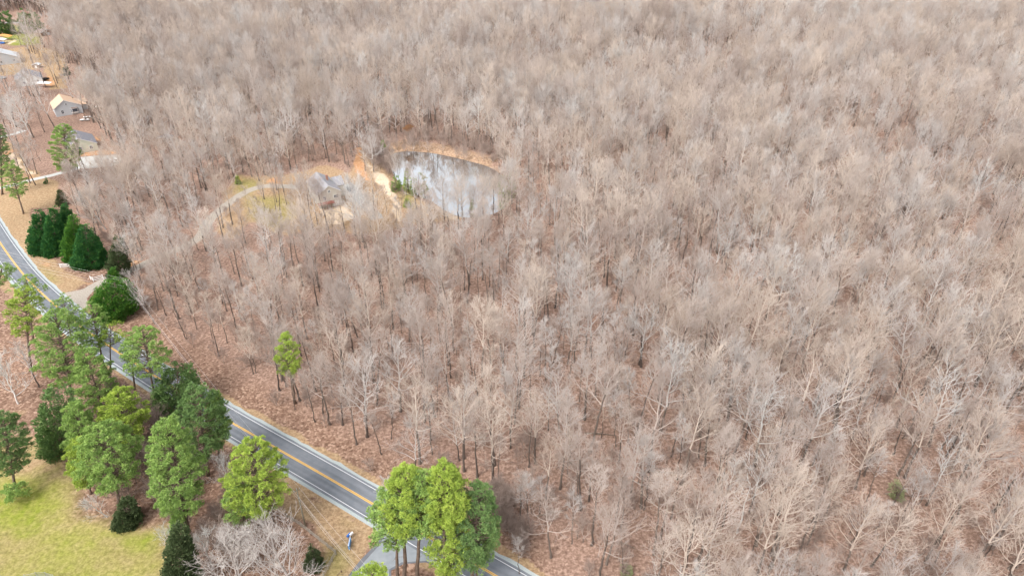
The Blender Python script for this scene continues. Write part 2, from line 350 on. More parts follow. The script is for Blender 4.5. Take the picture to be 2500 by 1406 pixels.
tan = np.where(sdf(Xf, Yf, YARD, 12) < 4, tan * .6, tan); tan = np.maximum(tan, .5 * zone(PONDBANK, 1.2)); tan = np.maximum(tan, .45 * smooth(4.5, 1.5, sdf(Xf, Yf, POND, 14) + nwob * .8))
pale = np.zeros_like(tan)
for P, w in [(poly((785, 510), (845, 505), (860, 530), (830, 545), (790, 545)), .9), (poly((898, 402), (915, 410), (945, 440), (965, 475), (980, 500), (985, 540), (968, 540), (955, 490), (925, 450), (900, 420)), .8),
             (poly((10, 382), (38, 372), (50, 400), (85, 425), (60, 425), (30, 400)), .7), (poly((15, 105), (40, 97), (40, 102), (20, 110)), .7), (poly((0, 95), (36, 96), (30, 103), (5, 108)), .5),
             (poly((1057, 497), (1090, 518), (1130, 533), (1100, 540), (1060, 515)), .6)]:
    pale = np.maximum(pale, w * zone(P, 1.6))
wood = smooth(-2, 8, sdf(Xf, Yf, WOOD_EDGE, 20) + nwob); wood[sdf(Xf, Yf, WOOD_EDGE, 20) > 50] = 1
F = np.arange(len(Xf)).reshape(len(gy), len(gx))
F = np.stack([F[:-1, :-1].ravel(), F[:-1, 1:].ravel(), F[1:, 1:].ravel(), F[1:, :-1].ravel()], 1)

def ground_mat():
    m = mat('forest_floor', (.3, .2, .15), .95, .1); t = m.node_tree; N = t.nodes; L = t.links; b = N['Principled BSDF']
    geo = N.new('ShaderNodeNewGeometry')
    def noise(scale, detail=4, rough=.6):
        n = N.new('ShaderNodeTexNoise'); n.inputs['Scale'].default_value = scale; n.inputs['Detail'].default_value = detail; n.inputs['Roughness'].default_value = rough
        L.new(geo.outputs['Position'], n.inputs['Vector']); return n.outputs['Fac']
    def ramp(src, stops):
        r = N.new('ShaderNodeValToRGB'); L.new(src, r.inputs['Fac']); el = r.color_ramp.elements
        el[0].position, el[0].color = stops[0][0], (*stops[0][1], 1); el[1].position, el[1].color = stops[-1][0], (*stops[-1][1], 1)
        for p, c in stops[1:-1]: e = el.new(p); e.color = (*c, 1)
        return r.outputs['Color']
    def mix(f, a, c):
        x = N.new('ShaderNodeMix'); x.data_type = 'RGBA'; L.new(f, x.inputs['Factor']); L.new(a, x.inputs['A']); L.new(c, x.inputs['B']); return x.outputs['Result']
    def math_(op, a, c):
        x = N.new('ShaderNodeMath'); x.operation = op; x.use_clamp = True
        for i, s in enumerate((a, c)):
            if isinstance(s, (int, float)): x.inputs[i].default_value = s
            else: L.new(s, x.inputs[i])
        return x.outputs[0]
    fine = noise(3.2, 5, .75); med = noise(.35, 5); big = noise(.03, 4); rough_ = noise(1.15, 6, .8)
    vo = N.new('ShaderNodeTexVoronoi'); vo.inputs['Scale'].default_value = 1.9; L.new(geo.outputs['Position'], vo.inputs['Vector'])
    sep = N.new('ShaderNodeSeparateColor'); L.new(vo.outputs['Color'], sep.inputs[0]); cell = sep.outputs[0]
    leaf = ramp(cell, [(.0, (.10, .055, .036)), (.35, (.19, .112, .078)), (.7, (.28, .175, .125)), (.97, (.50, .35, .26))])
    soil = ramp(rough_, [(.36, (.09, .052, .036)), (.5, (.20, .12, .085)), (.64, (.40, .27, .20))])
    litter = mix(math_('MULTIPLY', rough_, .9), leaf, soil)
    pink = ramp(rough_, [(.36, (.13, .080, .060)), (.5, (.27, .175, .135)), (.64, (.48, .345, .275))])
    at = N.new('ShaderNodeAttribute'); at.attribute_name = 'cover'; sc = N.new('ShaderNodeSeparateColor'); L.new(at.outputs['Color'], sc.inputs[0])
    at2 = N.new('ShaderNodeAttribute'); at2.attribute_name = 'cover2'; sc2 = N.new('ShaderNodeSeparateColor'); L.new(at2.outputs['Color'], sc2.inputs[0])
    def edge(mask, k=3.5, nn=fine):      # grainy, irregular borders
        x = math_('MULTIPLY_ADD', mask, 1); x.node.inputs[1].default_value = k
        y = N.new('ShaderNodeMath'); y.operation = 'MULTIPLY_ADD'; L.new(nn, y.inputs[0]); y.inputs[1].default_value = -2.2; y.inputs[2].default_value = 1.1 - k * .5 + .5
        L.new(y.outputs[0], x.node.inputs[2]); return x
    col = mix(math_('MULTIPLY', sc2.outputs[1], .8), litter, pink)
    tanc = ramp(rough_, [(.34, (.20, .145, .08)), (.5, (.34, .25, .15)), (.66, (.48, .375, .24))])
    tan2 = ramp(rough_, [(.34, (.19, .11, .065)), (.5, (.32, .20, .115)), (.66, (.47, .32, .19))])
    col = mix(edge(sc.outputs[0]), col, mix(med, tanc, tan2))
    greenc = ramp(rough_, [(.34, (.12, .155, .02)), (.5, (.215, .245, .034)), (.66, (.33, .34, .075))])
    gm = math_('MULTIPLY', sc.outputs[1], math_('MULTIPLY_ADD', med, 1)); 
    gm.node.inputs[1].links and None
    g2 = N.new('ShaderNodeMath'); g2.operation = 'MULTIPLY_ADD'; L.new(med, g2.inputs[0]); g2.inputs[1].default_value = 1.2; g2.inputs[2].default_value = .25
    gg = math_('MULTIPLY', sc.outputs[1], g2.outputs[0]); col = mix(gg, col, greenc)
    clayc = ramp(rough_, [(.34, (.24, .13, .07)), (.5, (.44, .24, .125)), (.66, (.60, .38, .22))])
    col = mix(edge(sc.outputs[2]), col, clayc)
    palec = ramp(rough_, [(.34, (.42, .31, .21)), (.66, (.66, .54, .41))])
    col = mix(edge(sc2.outputs[0]), col, palec)
    hv = N.new('ShaderNodeHueSaturation'); mv = N.new('ShaderNodeMapRange'); L.new(big, mv.inputs['Value']); mv.inputs['From Min'].default_value = .3; mv.inputs['From Max'].default_value = .7
    mv.inputs['To Min'].default_value = .85; mv.inputs['To Max'].default_value = 1.15; L.new(mv.outputs[0], hv.inputs['Value']); L.new(col, hv.inputs['Color'])
    L.new(hv.outputs[0], b.inputs['Base Color'])
    bp = N.new('ShaderNodeBump'); bp.inputs['Strength'].default_value = .5; bp.inputs['Distance'].default_value = .12; L.new(fine, bp.inputs['Height']); L.new(bp.outputs[0], b.inputs['Normal'])
    return m
gme = np_mesh('ground', np.stack([Xf, Yf, Z], 1), F, ground_mat(), True)
for nm, ch in (('cover', (tan, green, clay)), ('cover2', (pale, wood, wood))):
    a = gme.attributes.new(nm, 'FLOAT_COLOR', 'POINT'); c = np.ones((len(Xf), 4), np.float32)
    for i, v in enumerate(ch): c[:, i] = v
    a.data.foreach_set('color', c.ravel())
ground = link(bpy.data.objects.new('ground', gme)); tag(ground, kind='structure')

# ------------------------------------------------------------------ water
def water_mat():
    m = mat('pond_water', (.025, .045, .038), .02, 1.0); t = m.node_tree; b = t.nodes['Principled BSDF']; b.inputs['IOR'].default_value = 4.5
    c = t.nodes.new('ShaderNodeNewGeometry'); n = t.nodes.new('ShaderNodeTexNoise'); n.inputs['Scale'].default_value = .9; n.inputs['Detail'].default_value = 3
    bp = t.nodes.new('ShaderNodeBump'); bp.inputs['Strength'].default_value = .06; bp.inputs['Distance'].default_value = .05
    t.links.new(c.outputs['Position'], n.inputs['Vector']); t.links.new(n.outputs['Fac'], bp.inputs['Height']); t.links.new(bp.outputs[0], b.inputs['Normal'])
    return m
b = MB(); pc = np.mean(POND, axis=0)
big_pond = [pc + (p - pc) * 1.03 for p in POND]
b.add([(p[0], p[1], -.42) for p in big_pond], [list(range(len(big_pond)))])
o = b.build('water', water_mat()); tag(o, kind='structure')

# ------------------------------------------------------------------ roads and drives
def ribbon(name, line, o0, o1, z, m, mids=0, kind='structure', jag=0.0, parent=None):
    n = normals(line); V = []; K = mids + 2; rg = np.random.default_rng(5)
    for i, (p, q) in enumerate(zip(line, n)):
        j = (rg.random() - .5) * jag
        for k in range(K):
            o_ = o0 + (o1 - o0) * k / (K - 1)
            if k == K - 1: o_ += j * np.sign(o1 - o0)
            V.append((*(p + q * o_), z))
    Fc = []
    for i in range(len(line) - 1):
        for k in range(K - 1):
            a = i * K + k; Fc.append((a, a + K, a + K + 1, a + 1) if o1 < o0 else (a, a + 1, a + K + 1, a + K))
    me = np_mesh(name, V, np.array(Fc), m); o = link(bpy.data.objects.new(name, me), parent)
    if kind and parent is None: tag(o, kind=kind)
    return o
ribbon('road_shoulder', road, -4.75, 4.75, .012, M['shoulder'], 1, jag=.5)
rroad = ribbon('road', road, -3.95, 3.95, .03, M['asphalt'], 3, jag=.12)
lat = rroad.data.attributes.new('lane', 'FLOAT_VECTOR', 'POINT'); ln = np.zeros((len(road) * 5, 3), np.float32)
ln[:, 0] = np.tile(np.linspace(-3.95, 3.95, 5), len(road)); ln[:, 1] = np.repeat(np.arange(len(road)) * 2.0, 5); lat.data.foreach_set('vector', ln.ravel())
for sgn in (-1, 1):
    ribbon('edge_line', road, sgn * 3.37, sgn * 3.25, .036, M['line_white'])
    ribbon('centre_line', road, sgn * .07, sgn * .24, .036, M['line_yellow'])
def path(name, pts, w, m, z=.008, jag=.4): return ribbon(name, catmull(np.array(Gs(pts))[:, :2], 1.5), -w / 2, w / 2, z, m, 1, jag=jag)
def sheet(name, pts, z, m):
    b = MB(); P = Gs(pts); b.add([(p[0], p[1], z) for p in P], [list(range(len(P)))[::-1]]); return tag(b.build(name, m), kind='structure')
path('gravel_drive', [(178, 742), (205, 716), (238, 694), (275, 675), (330, 655), (400, 622), (455, 600), (490, 575), (505, 545), (535, 515), (570, 488), (606, 466), (647, 455), (692, 455), (730, 458)], 4.2, M['gravel_tan'])
sheet('gravel_apron', [(150, 716), (172, 735), (196, 752), (215, 752), (212, 728), (232, 706), (220, 700), (190, 709)], .010, M['gravel_tan'])
path('gravel_yard', [(842, 450), (862, 462), (884, 490), (905, 512), (922, 535)], 5, M['gravel'], jag=1)
path('concrete_drive', [(-60, 470), (0, 459), (39, 450.5), (75, 440), (124, 429), (150, 422), (180, 415)], 3.2, M['concrete'], jag=.05)
sheet('concrete_pad', [(184, 390), (188, 385), (230, 381), (292, 378), (300, 392), (285, 404), (235, 410), (195, 412), (178, 420), (170, 416), (184, 402)], .012, M['concrete'])
path('upper_drive', [(-60, 345), (0, 335), (39, 326), (60, 318)], 3.2, M['concrete'], jag=.05)
path('far_road', [(-80, 60), (-10, 58), (25, 56), (60, 57), (95, 58)], 6, M['gravel'])
path('far_drive', [(-60, 80), (0, 76), (18, 75), (30, 76)], 6, M['gravel'])
sheet('side_drive_edge', [(905, 1260), (920, 1286), (925, 1305), (921, 1324), (900, 1346), (880, 1366), (852, 1402), (820, 1450), (955, 1460), (955, 1392), (985, 1376), (1040, 1372), (1110, 1404), (1140, 1385), (1000, 1300)], .016, M['asphalt_edge'])
sheet('side_drive', [(915, 1266), (933, 1290), (936, 1308), (930, 1326), (908, 1350), (890, 1370), (864, 1404), (832, 1450), (950, 1460), (950, 1389), (980, 1372), (1040, 1368), (1100, 1395), (1130, 1380), (1000, 1300)], .022, M['asphalt_new'])

# ------------------------------------------------------------------ bare trees
LIGHT = ['tan', 'brown', 'grey', 'pale', 'tan', 'brown', 'grey', 'grey', 'brown', 'tan']
def rot_about(v, axis, ang):
    axis = axis / np.linalg.norm(axis); c, s = math.cos(ang), math.sin(ang)
    return v * c + np.cross(axis, v) * s + axis * (axis @ v) * (1 - c)
def perp(v):
    a = np.cross(v, [0.12, .3, .94]); n = np.linalg.norm(a)
    return a / n if n > 1e-3 else np.array([1., 0, 0])
def make_bare(seed, Ht=22, Rc=5.0, fork=.42, twist=.1, nl=15, dens=(5, 4, 3), rad=.28, tw=.0165, lean=0.0, spread=1.0, dark=False):
    """returns trunk mesh collector and crown segment arrays"""
    r = random.Random(seed); T = MB(); S = []       # S: p0,p1,r0,r1
    def nrm(v): return v / np.linalg.norm(v)
    def branch(p, d, L, r0, level, n, up):
        pts = [p]; rs = [r0]; q = p.copy(); dd = d.copy()
        for i in range(n):
            dd = nrm(dd + np.array([r.gauss(0, twist), r.gauss(0, twist), r.gauss(0, twist * .6) + up]))
            q = q + dd * L / n; pts.append(q.copy()); rs.append(r0 * (1 - .8 * (i + 1) / n))
        return pts, rs
    lx, ly = lean * math.cos(seed), lean * math.sin(seed)
    tp = []; tr = []
    NT = 11
    for i in range(NT):
        t = i / (NT - 1); tp.append(np.array([lx * t * Ht + r.gauss(0, .10) * (t > 0), ly * t * Ht + r.gauss(0, .10) * (t > 0), -0.3 + t * (Ht * .9)])); tr.append(rad * (1.35 if i == 0 else 1) * (1 - .86 * t) + .02)
    nf_ = NT - 3 if dark else max(2, int(fork * (NT - 1)) + 1); T.tube(tp[:nf_ + 1], tr[:nf_ + 1], 6, 0, cap=False); T.tube(tp[nf_:], tr[nf_:], 6, 1, cap=False)
    def on(t):
        x = t * (NT - 1); i = min(int(x), NT - 2); return tp[i] + (tp[i + 1] - tp[i]) * (x - i), tr[i] + (tr[i + 1] - tr[i]) * (x - i)
    az = r.random() * 6.28
    for k in range(nl):
        t = fork + (1 - fork) * ((k + r.random() * .6) / nl) ** .85; t = min(t, .98); az += 2.4 + r.gauss(0, .3)
        p, rr = on(t); u = (t - fork) / (1 - fork)
        el = R(22 + 44 * u + r.gauss(0, 8)) ; d = np.array([math.cos(az) * math.cos(el), math.sin(az) * math.cos(el), math.sin(el)])
        L = Rc * (1.25 - .50 * u) * (.8 + .4 * r.random()) * spread
        pts, rs = branch(p, d, L, max(rr * .58, .05), 0, 5, .12)
        tgt = T if k % 3 == 0 else None
        if tgt: T.tube(pts[:4], rs[:4], 4, 1, cap=False); lo = 3
        else: lo = 0
        for i in range(lo, 5): S.append((pts[i], pts[i + 1], rs[i], rs[i + 1]))
        for a in range(dens[0]):
            s_ = .25 + .75 * (a + r.random()) / dens[0]; i = min(int(s_ * 5), 4); p2 = pts[i] + (pts[i + 1] - pts[i]) * (s_ * 5 - i)
            d2 = nrm(pts[i + 1] - pts[i]); d2 = rot_about(d2, rot_about(perp(d2), d2, r.random() * 6.28), R(r.uniform(22, 48)))
            L2 = L * (.52 - .22 * s_) * r.uniform(.8, 1.25); q, qs = branch(p2, d2, L2, max(rs[i] * .5, tw * 2.2), 1, 3, .14)
            for j in range(3): S.append((q[j], q[j + 1], qs[j], max(qs[j + 1], tw)))
            for c in range(dens[1]):
                s2 = .2 + .8 * (c + r.random()) / dens[1]; j = min(int(s2 * 3), 2); p3 = q[j] + (q[j + 1] - q[j]) * (s2 * 3 - j)
                d3 = nrm(q[j + 1] - q[j]); d3 = rot_about(d3, rot_about(perp(d3), d3, r.random() * 6.28), R(r.uniform(20, 50)))
                L3 = L2 * (.6 - .2 * s2) * r.uniform(.8, 1.3) + .25; e3 = p3 + d3 * L3 + np.array([0, 0, .12 * L3])
                S.append((p3, e3, tw * 1.35, tw * .8))
                for e in range(dens[2]):
                    s3 = .2 + .8 * (e + r.random()) / dens[2]; p4 = p3 + (e3 - p3) * s3
                    d4 = rot_about(d3, rot_about(perp(d3), d3, r.random() * 6.28), R(r.uniform(18, 52))); L4 = r.uniform(.35, .85)
                    S.append((p4, p4 + d4 * L4 + np.array([0, 0, .1]), tw * .9, tw * .5))
    return T, S
bare_lib = []                            # (trunk mesh, crown mesh, height, look)
SPEC = [dict(Ht=22, Rc=6.0, fork=.46, nl=15), dict(Ht=21, Rc=5.0, fork=.52, nl=14, dark=True), dict(Ht=21, Rc=6.6, fork=.34, twist=.18, lean=.06), dict(Ht=20, Rc=6.8, fork=.34, twist=.24, nl=12, dens=(5, 4, 3), tw=.02),
        dict(Ht=19, Rc=6.8, fork=.32, spread=1.1, nl=16), dict(Ht=21, Rc=2.9, fork=.60, nl=12, lean=.05, rad=.19, dens=(5, 4, 3), dark=True), dict(Ht=19, Rc=5.6, fork=.38, twist=.18), dict(Ht=17, Rc=2.4, fork=.52, nl=11, rad=.12, dens=(5, 4, 3), lean=.07, dark=True),
        dict(Ht=23, Rc=5.6, fork=.40, twist=.15, nl=16), dict(Ht=15, Rc=2.6, fork=.38, nl=11, rad=.10, dens=(5, 3, 3), twist=.16)]
NV = len(SPEC)
for i, sp_ in enumerate(SPEC):
    T, S = make_bare(100 + i, **sp_)
    tm = np_mesh('bare_trunk', T.v, np.array(T.f), [M['bark_dark'], M['twig_' + LIGHT[i]]], True, T.m)
    P0, P1, R0, R1 = (np.array([s[k] for s in S]) for k in range(4)); V, Fc = seg_mesh(P0, P1, R0, R1)
    bare_lib.append((tm, np_mesh('bare_crown', V, Fc, M['twig_' + LIGHT[i]], True), sp_['Ht'], LIGHT[i]))
# low brush and saplings
brush_lib = []
for i in range(3):
    T, S = make_bare(300 + i, Ht=(7, 5, 3)[i], Rc=(1.7, 1.5, 1.5)[i], fork=(.3, .2, .08)[i], nl=(11, 11, 12)[i], dens=(4, 3, 2), rad=.05, tw=.013, spread=1.15)
    tm = np_mesh('sapling_trunk', T.v, np.array(T.f), [M['bark_dark'], M['brush']], True, T.m)
    P0, P1, R0, R1 = (np.array([s[k] for s in S]) for k in range(4)); V, Fc = seg_mesh(P0, P1, R0, R1)
    brush_lib.append((tm, np_mesh('sapling_crown', V, Fc, M['brush'], True), (7, 5, 3)[i]))

# scatter of the wood
def scatter(step, seed, far=1130):
    rg = np.random.default_rng(seed); ys = np.arange(45, far, step * .87); out = []
    for j, y in enumerate(ys):
        w = (abs(y) * .93 + 100 * .4) * .80 + 45; xs = np.arange(-w, w, step) + (j % 2) * step / 2
        out.append(np.stack([xs, np.full_like(xs, y)], 1))
    P = np.concatenate(out); P += (rg.random(P.shape) - .5) * step * 1.15; return P, rg
def wood_prob(P):
    X, Y = P[:, 0], P[:, 1]; pr = np.ones(len(P))
    pr *= np.clip(.50 + .55 * vnoise(X, Y, 38, 21) + .35 * vnoise(X, Y, 15, 22), 0, 1)
    e = sdf(X, Y, WOOD_EDGE, 30); pr[e < 1] = 0
    rdist = seg_dist(X, Y, road[::4]); pr[rdist < 9] = 0
    pr[sdf(X, Y, POND, 30) < 1.2] = 0
    pr *= 1 - .22 * smooth(350, 700, Y); pr *= np.where(inside(X, Y, poly((990, 478), (1060, 495), (1120, 640), (1330, 620), (1330, 430), (1225, 430), (1190, 520), (1120, 528))), .75, 1)
    pr *= np.where(inside(X, Y, PONDBANK), 0, 1); pr *= np.where(inside(X, Y, YARD), .27, 1) * np.where(inside(X, Y, poly((480, 560), (700, 575), (900, 570), (1000, 560), (1000, 640), (800, 660), (500, 650))), .6, 1); pr *= np.where(inside(X, Y, YARD2), .26, 1); pr *= np.where(inside(X, Y, poly((100, 440), (130, 300), (190, 300), (215, 440), (215, 500), (130, 500))), .12, 1)
    far_l = poly((-400, 60), (60, 30), (110, 60), (95, 112), (-300, 130)); pr *= np.where(inside(X, Y, far_l), .05, 1)
    return pr
BUILD_ZONES = [poly((760, 400), (850, 420), (850, 520), (770, 520)), poly((165, 310), (250, 320), (245, 385), (165, 385)), poly((130, 225), (215, 235), (210, 290), (130, 290)),
               poly((30, 150), (135, 160), (130, 225), (30, 215)), poly((-60, 100), (60, 110), (60, 165), (-60, 165)), poly((180, 378), (300, 376), (300, 410), (180, 420)), poly((95, 55), (130, 60), (130, 90), (95, 90)),
               poly((200, 186), (240, 186), (240, 216), (200, 216))]
def clear_of_buildings(P):
    k = np.ones(len(P), bool)
    for Z_ in BUILD_ZONES: k &= ~(sdf(P[:, 0], P[:, 1], Z_, 12) < 2)
    dr = catmull(np.array(Gs([(178, 742), (238, 694), (330, 655), (455, 600), (490, 575), (535, 515), (606, 466), (692, 455)]))[:, :2], 4)
    k &= seg_dist(P[:, 0], P[:, 1], dr) > 3.2
    return k
P, rg = scatter(6.3, 5)
keep = (rg.random(len(P)) < wood_prob(P)) & clear_of_buildings(P); P = P[keep]
N = len(P)
tz = hill(P[:, 0], P[:, 1]); patch = vnoise(P[:, 0], P[:, 1], 55, 31)
wts = np.array([.12, .09, .11, .02, .12, .13, .09, .12, .11, .10]); vi = rg.choice(NV, N, p=wts / wts.sum())
slim = smooth(1700, 900, proj(P[:, 0], P[:, 1], 0)[0]) * smooth(430, 640, proj(P[:, 0], P[:, 1], 0)[1]) * .55
vi = np.where(rg.random(N) < slim, rg.choice([5, 7, 9, 5, 1], N), vi)
sc = rg.uniform(.60, 1.16, N) * (.9 + .2 * patch) * (1 + .25 * smooth(350, 700, P[:, 1]))
shore = sdf(P[:, 0], P[:, 1], POND, 60); sc = sc * np.where((shore < 26) & (P[:, 1] < pc[1] - 18), .8, 1); rz = rg.random(N) * 6.283
tilt = rg.normal(0, .05, (N, 2))
# a few trees the photograph shows clearly: (base px, variant, scale, turn)
FEATURE = [((1133, 1150), 0, 1.05), ((1165, 1165), 1, .9), ((535, 870), 5, .85), ((1015, 1165), 2, .8), ((1880, 1385), 0, 1.15), ((1933, 1390), 5, 1.05), ((1830, 1250), 3, .8), ((1840, 590), 3, .85),
           ((1250, 490), 3, .8), ((850, 820), 6, .95), ((770, 1030), 5, .8), ((870, 1085), 1, .8), ((1055, 1110), 7, 1), ((345, 690), 0, .8), ((385, 610), 5, .9), ((1130, 545), 2, .85), ((1085, 540), 1, .8), ((1180, 535), 0, .75),
           ((945, 520), 5, .6), ((970, 560), 7, .8), ((720, 1000), 5, .6), ((1940, 880), 3, .75), ((1780, 1000), 6, 1), ((2060, 1390), 4, .9), ((2330, 1200), 0, 1.1), ((1205, 528), 1, .85), ((1232, 505), 6, .9), ((1160, 548), 7, .95), ((1120, 560), 0, .8), ((1218, 548), 4, .9), ((1062, 525), 9, .8), ((1095, 556), 6, .75), ((1243, 480), 6, .8), ((1262, 520), 0, .85), ((1150, 530), 9, .8), ((1040, 500), 9, .7), ((1015, 492), 7, .6), ((1085, 538), 2, .8), ((1130, 550), 0, .85), ((1182, 540), 4, .85), ((1224, 530), 8, .85), ((1250, 500), 2, .9), ((1170, 575), 8, .9), ((1255, 460), 4, .85), ((1258, 425), 6, .8), ((775, 548), 6, .8), ((748, 540), 2, .85), ((800, 568), 8, .85), ((842, 565), 5, .8), ((868, 560), 7, .9), ((760, 500), 0, .8), ((735, 505), 6, .8), ((700, 500), 5, .75), ((905, 555), 6, .7), ((650, 530), 5, .7), ((610, 520), 9, .8)]
fp = np.array([G(x, y)[:2] for (x, y), _, _ in FEATURE])
keepf = np.ones(N, bool)
for q in fp: keepf &= np.hypot(P[:, 0] - q[0], P[:, 1] - q[1]) > 3.0
P, tz, vi, sc, rz, tilt = P[keepf], tz[keepf], vi[keepf], sc[keepf], rz[keepf], tilt[keepf]
P = np.vstack([fp, P]); nf = len(fp); tz = np.concatenate([hill(fp[:, 0], fp[:, 1]), tz]); vi = np.concatenate([[f[1] for f in FEATURE], vi]); sc = np.concatenate([[f[2] for f in FEATURE], sc])
rz = np.concatenate([np.arange(nf) * 1.7, rz]); tilt = np.vstack([np.zeros((nf, 2)), tilt]); N = len(P)
px, py, dep = proj(P[:, 0], P[:, 1], tz); hts = np.array([b[2] for b in bare_lib])[vi] * sc
tpx, tpy, tdep = proj(P[:, 0], P[:, 1], tz + hts)
size = hts / np.where(tdep > 10, tdep, 1e9)
inview = (tdep > 20) & (tpx > -20) & (tpx < 2520) & (py > 20) & (tpy < 1380) & (tpy > -50)
score = np.where(inview, size, 0); score[:nf] += 10 * inview[:nf]
order = np.argsort(-score); singles = order[:300]; rest = np.setdiff1d(np.arange(N), singles)

ROWN = ['near the top', 'above the middle', 'just above halfway', 'just below halfway', 'in the lower part', 'at the bottom']
COLN = ['far left', 'left', 'centre', 'right of centre', 'right', 'rightmost sixth']
LOOK = {'tan': 'tan', 'brown': 'brown', 'grey': 'grey', 'pale': 'whitish'}
def place_words(x, y):
    for (lx, ly, rad_, w) in [(1100, 440, 110, 'at the edge of the pond'), (800, 520, 100, 'near the grey roofed house'), (420, 760, 110, 'by the utility pole'), (1080, 1130, 110, 'behind the roadside pine clump'),
                              (850, 1080, 110, 'above the straight road'), (620, 940, 120, 'nearest the road bend')]:
        if math.hypot(x - lx, y - ly) < rad_: return w
    c = min(5, max(0, int(x / 2500 * 6))); r_ = min(5, max(0, int(y / 1406 * 6)))
    return '%s %s' % (COLN[c], ROWN[r_])
ORD = ['leftmost', 'second', 'third', 'fourth', 'fifth', 'sixth', 'seventh', 'eighth', 'ninth', 'tenth', 'eleventh', 'twelfth', 'thirteenth', 'fourteenth', 'fifteenth', 'sixteenth', 'seventeenth', 'eighteenth', 'nineteenth', 'twentieth']
cells = {}
for i in singles:
    sz = 'tall' if hts[i] > 21 else ('short' if hts[i] < 15 else '')
    cells.setdefault((sz, bare_lib[vi[i]][3], place_words((px[i] + tpx[i]) / 2, (py[i] + tpy[i]) / 2)), []).append(i)
proto = {}
for (sz, look, where), ids in cells.items():
    ids.sort(key=lambda k: tpx[k])
    for n_, i in enumerate(ids):
        w = ' '.join(x for x in (sz, LOOK[look], 'leafless tree') if x)
        if len(ids) == 1: lab = 'only %s %s' % (w, where)
        elif n_ == 0: lab = 'leftmost %s %s' % (w, where)
        elif n_ == len(ids) - 1: lab = 'rightmost %s %s' % (w, where)
        else: lab = '%s %s from the left %s' % (ORD[min(n_, 19)], w, where)
        o = empty('bare_tree', (P[i, 0], P[i, 1], tz[i]), 0, lab, 'tree', 'leafless trees of the winter wood')
        o.rotation_euler = (tilt[i, 0], tilt[i, 1], rz[i]); o.scale = (sc[i],) * 3
        a = link(bpy.data.objects.new('trunk', bare_lib[vi[i]][0]), o); c = link(bpy.data.objects.new('crown', bare_lib[vi[i]][1]), o)
        proto.setdefault(vi[i], (a, c))

def instancer(name, pts, var, rotv, scl, protos, label, cat):
    me = bpy.data.meshes.new(name); me.vertices.add(len(pts)); me.vertices.foreach_set('co', np.asarray(pts, np.float32).ravel())
    a = me.attributes.new('vi', 'INT', 'POINT'); a.data.foreach_set('value', np.asarray(var, np.int32))
    a = me.attributes.new('sc', 'FLOAT', 'POINT'); a.data.foreach_set('value', np.asarray(scl, np.float32))
    a = me.attributes.new('ro', 'FLOAT_VECTOR', 'POINT'); a.data.foreach_set('vector', np.asarray(rotv, np.float32).ravel())
    o = link(bpy.data.objects.new(name, me)); tag(o, label, cat, kind='stuff')
    g = bpy.data.node_groups.new(name, 'GeometryNodeTree'); g.interface.new_socket('Geometry', in_out='INPUT', socket_type='NodeSocketGeometry'); g.interface.new_socket('Geometry', in_out='OUTPUT', socket_type='NodeSocketGeometry')
    N_ = g.nodes; L = g.links; gi = N_.new('NodeGroupInput'); go = N_.new('NodeGroupOutput')
    iop = N_.new('GeometryNodeInstanceOnPoints'); iop.inputs['Pick Instance'].default_value = True
    def attr(n, dt):
        x = N_.new('GeometryNodeInputNamedAttribute'); x.data_type = dt; x.inputs['Name'].default_value = n; return next(s for s in x.outputs if s.enabled and s.name == 'Attribute')
    e2r = N_.new('FunctionNodeEulerToRotation'); L.new(attr('ro', 'FLOAT_VECTOR'), e2r.inputs[0]); L.new(e2r.outputs[0], iop.inputs['Rotation'])
    L.new(attr('sc', 'FLOAT'), iop.inputs['Scale']); L.new(attr('vi', 'INT'), iop.inputs['Instance Index'])
    jall = N_.new('GeometryNodeJoinGeometry')
    for (a_, c_) in protos[::-1]:
        j = N_.new('GeometryNodeJoinGeometry')
        for ob in (a_, c_):
            oi = N_.new('GeometryNodeObjectInfo'); oi.transform_space = 'ORIGINAL'; oi.inputs['Object'].default_value = ob; L.new(oi.outputs['Geometry'], j.inputs[0])
        gti = N_.new('GeometryNodeGeometryToInstance'); L.new(j.outputs[0], gti.inputs[0]); L.new(gti.outputs[0], jall.inputs[0])
    L.new(jall.outputs[0], iop.inputs['Instance']); L.new(gi.outputs[0], iop.inputs['Points']); L.new(iop.outputs[0], go.inputs[0])
    md = o.modifiers.new('scatter', 'NODES'); md.node_group = g
    return o
ro = np.stack([tilt[:, 0], tilt[:, 1], rz], 1)
instancer('bare_wood', np.stack([P[rest, 0], P[rest, 1], tz[rest]], 1), vi[rest], ro[rest], sc[rest], [proto[k] for k in range(NV)], 'leafless grey and tan winter wood filling the land beyond the nearer trees', 'wood')

# brush and saplings
Pb, rg = scatter(5.2, 9, 700)
kb = (rg.random(len(Pb)) < np.minimum(wood_prob(Pb) * .62 + .0, 1)) & clear_of_buildings(Pb); Pb = Pb[kb]
vb = rg.choice(3, len(Pb), p=[.35, .35, .3]); sb = rg.uniform(.7, 1.35, len(Pb)); rb = np.stack([rg.normal(0, .08, len(Pb)), rg.normal(0, .08, len(Pb)), rg.random(len(Pb)) * 6.28], 1)
bp_ = []
for k, (x, y, lab) in enumerate([(1240, 1240, 'thin brown sapling right of the roadside pine clump'), (420, 720, 'thin brown sapling near the utility pole on the leaf strip'), (905, 1150, 'low twiggy bush on the leafy bank above the road')]):
    p = G(x, y); o = empty('sapling', p, k, lab, 'sapling', 'saplings at the wood edge')
    bp_.append((link(bpy.data.objects.new('trunk', brush_lib[k][0]), o), link(bpy.data.objects.new('crown', brush_lib[k][1]), o)))
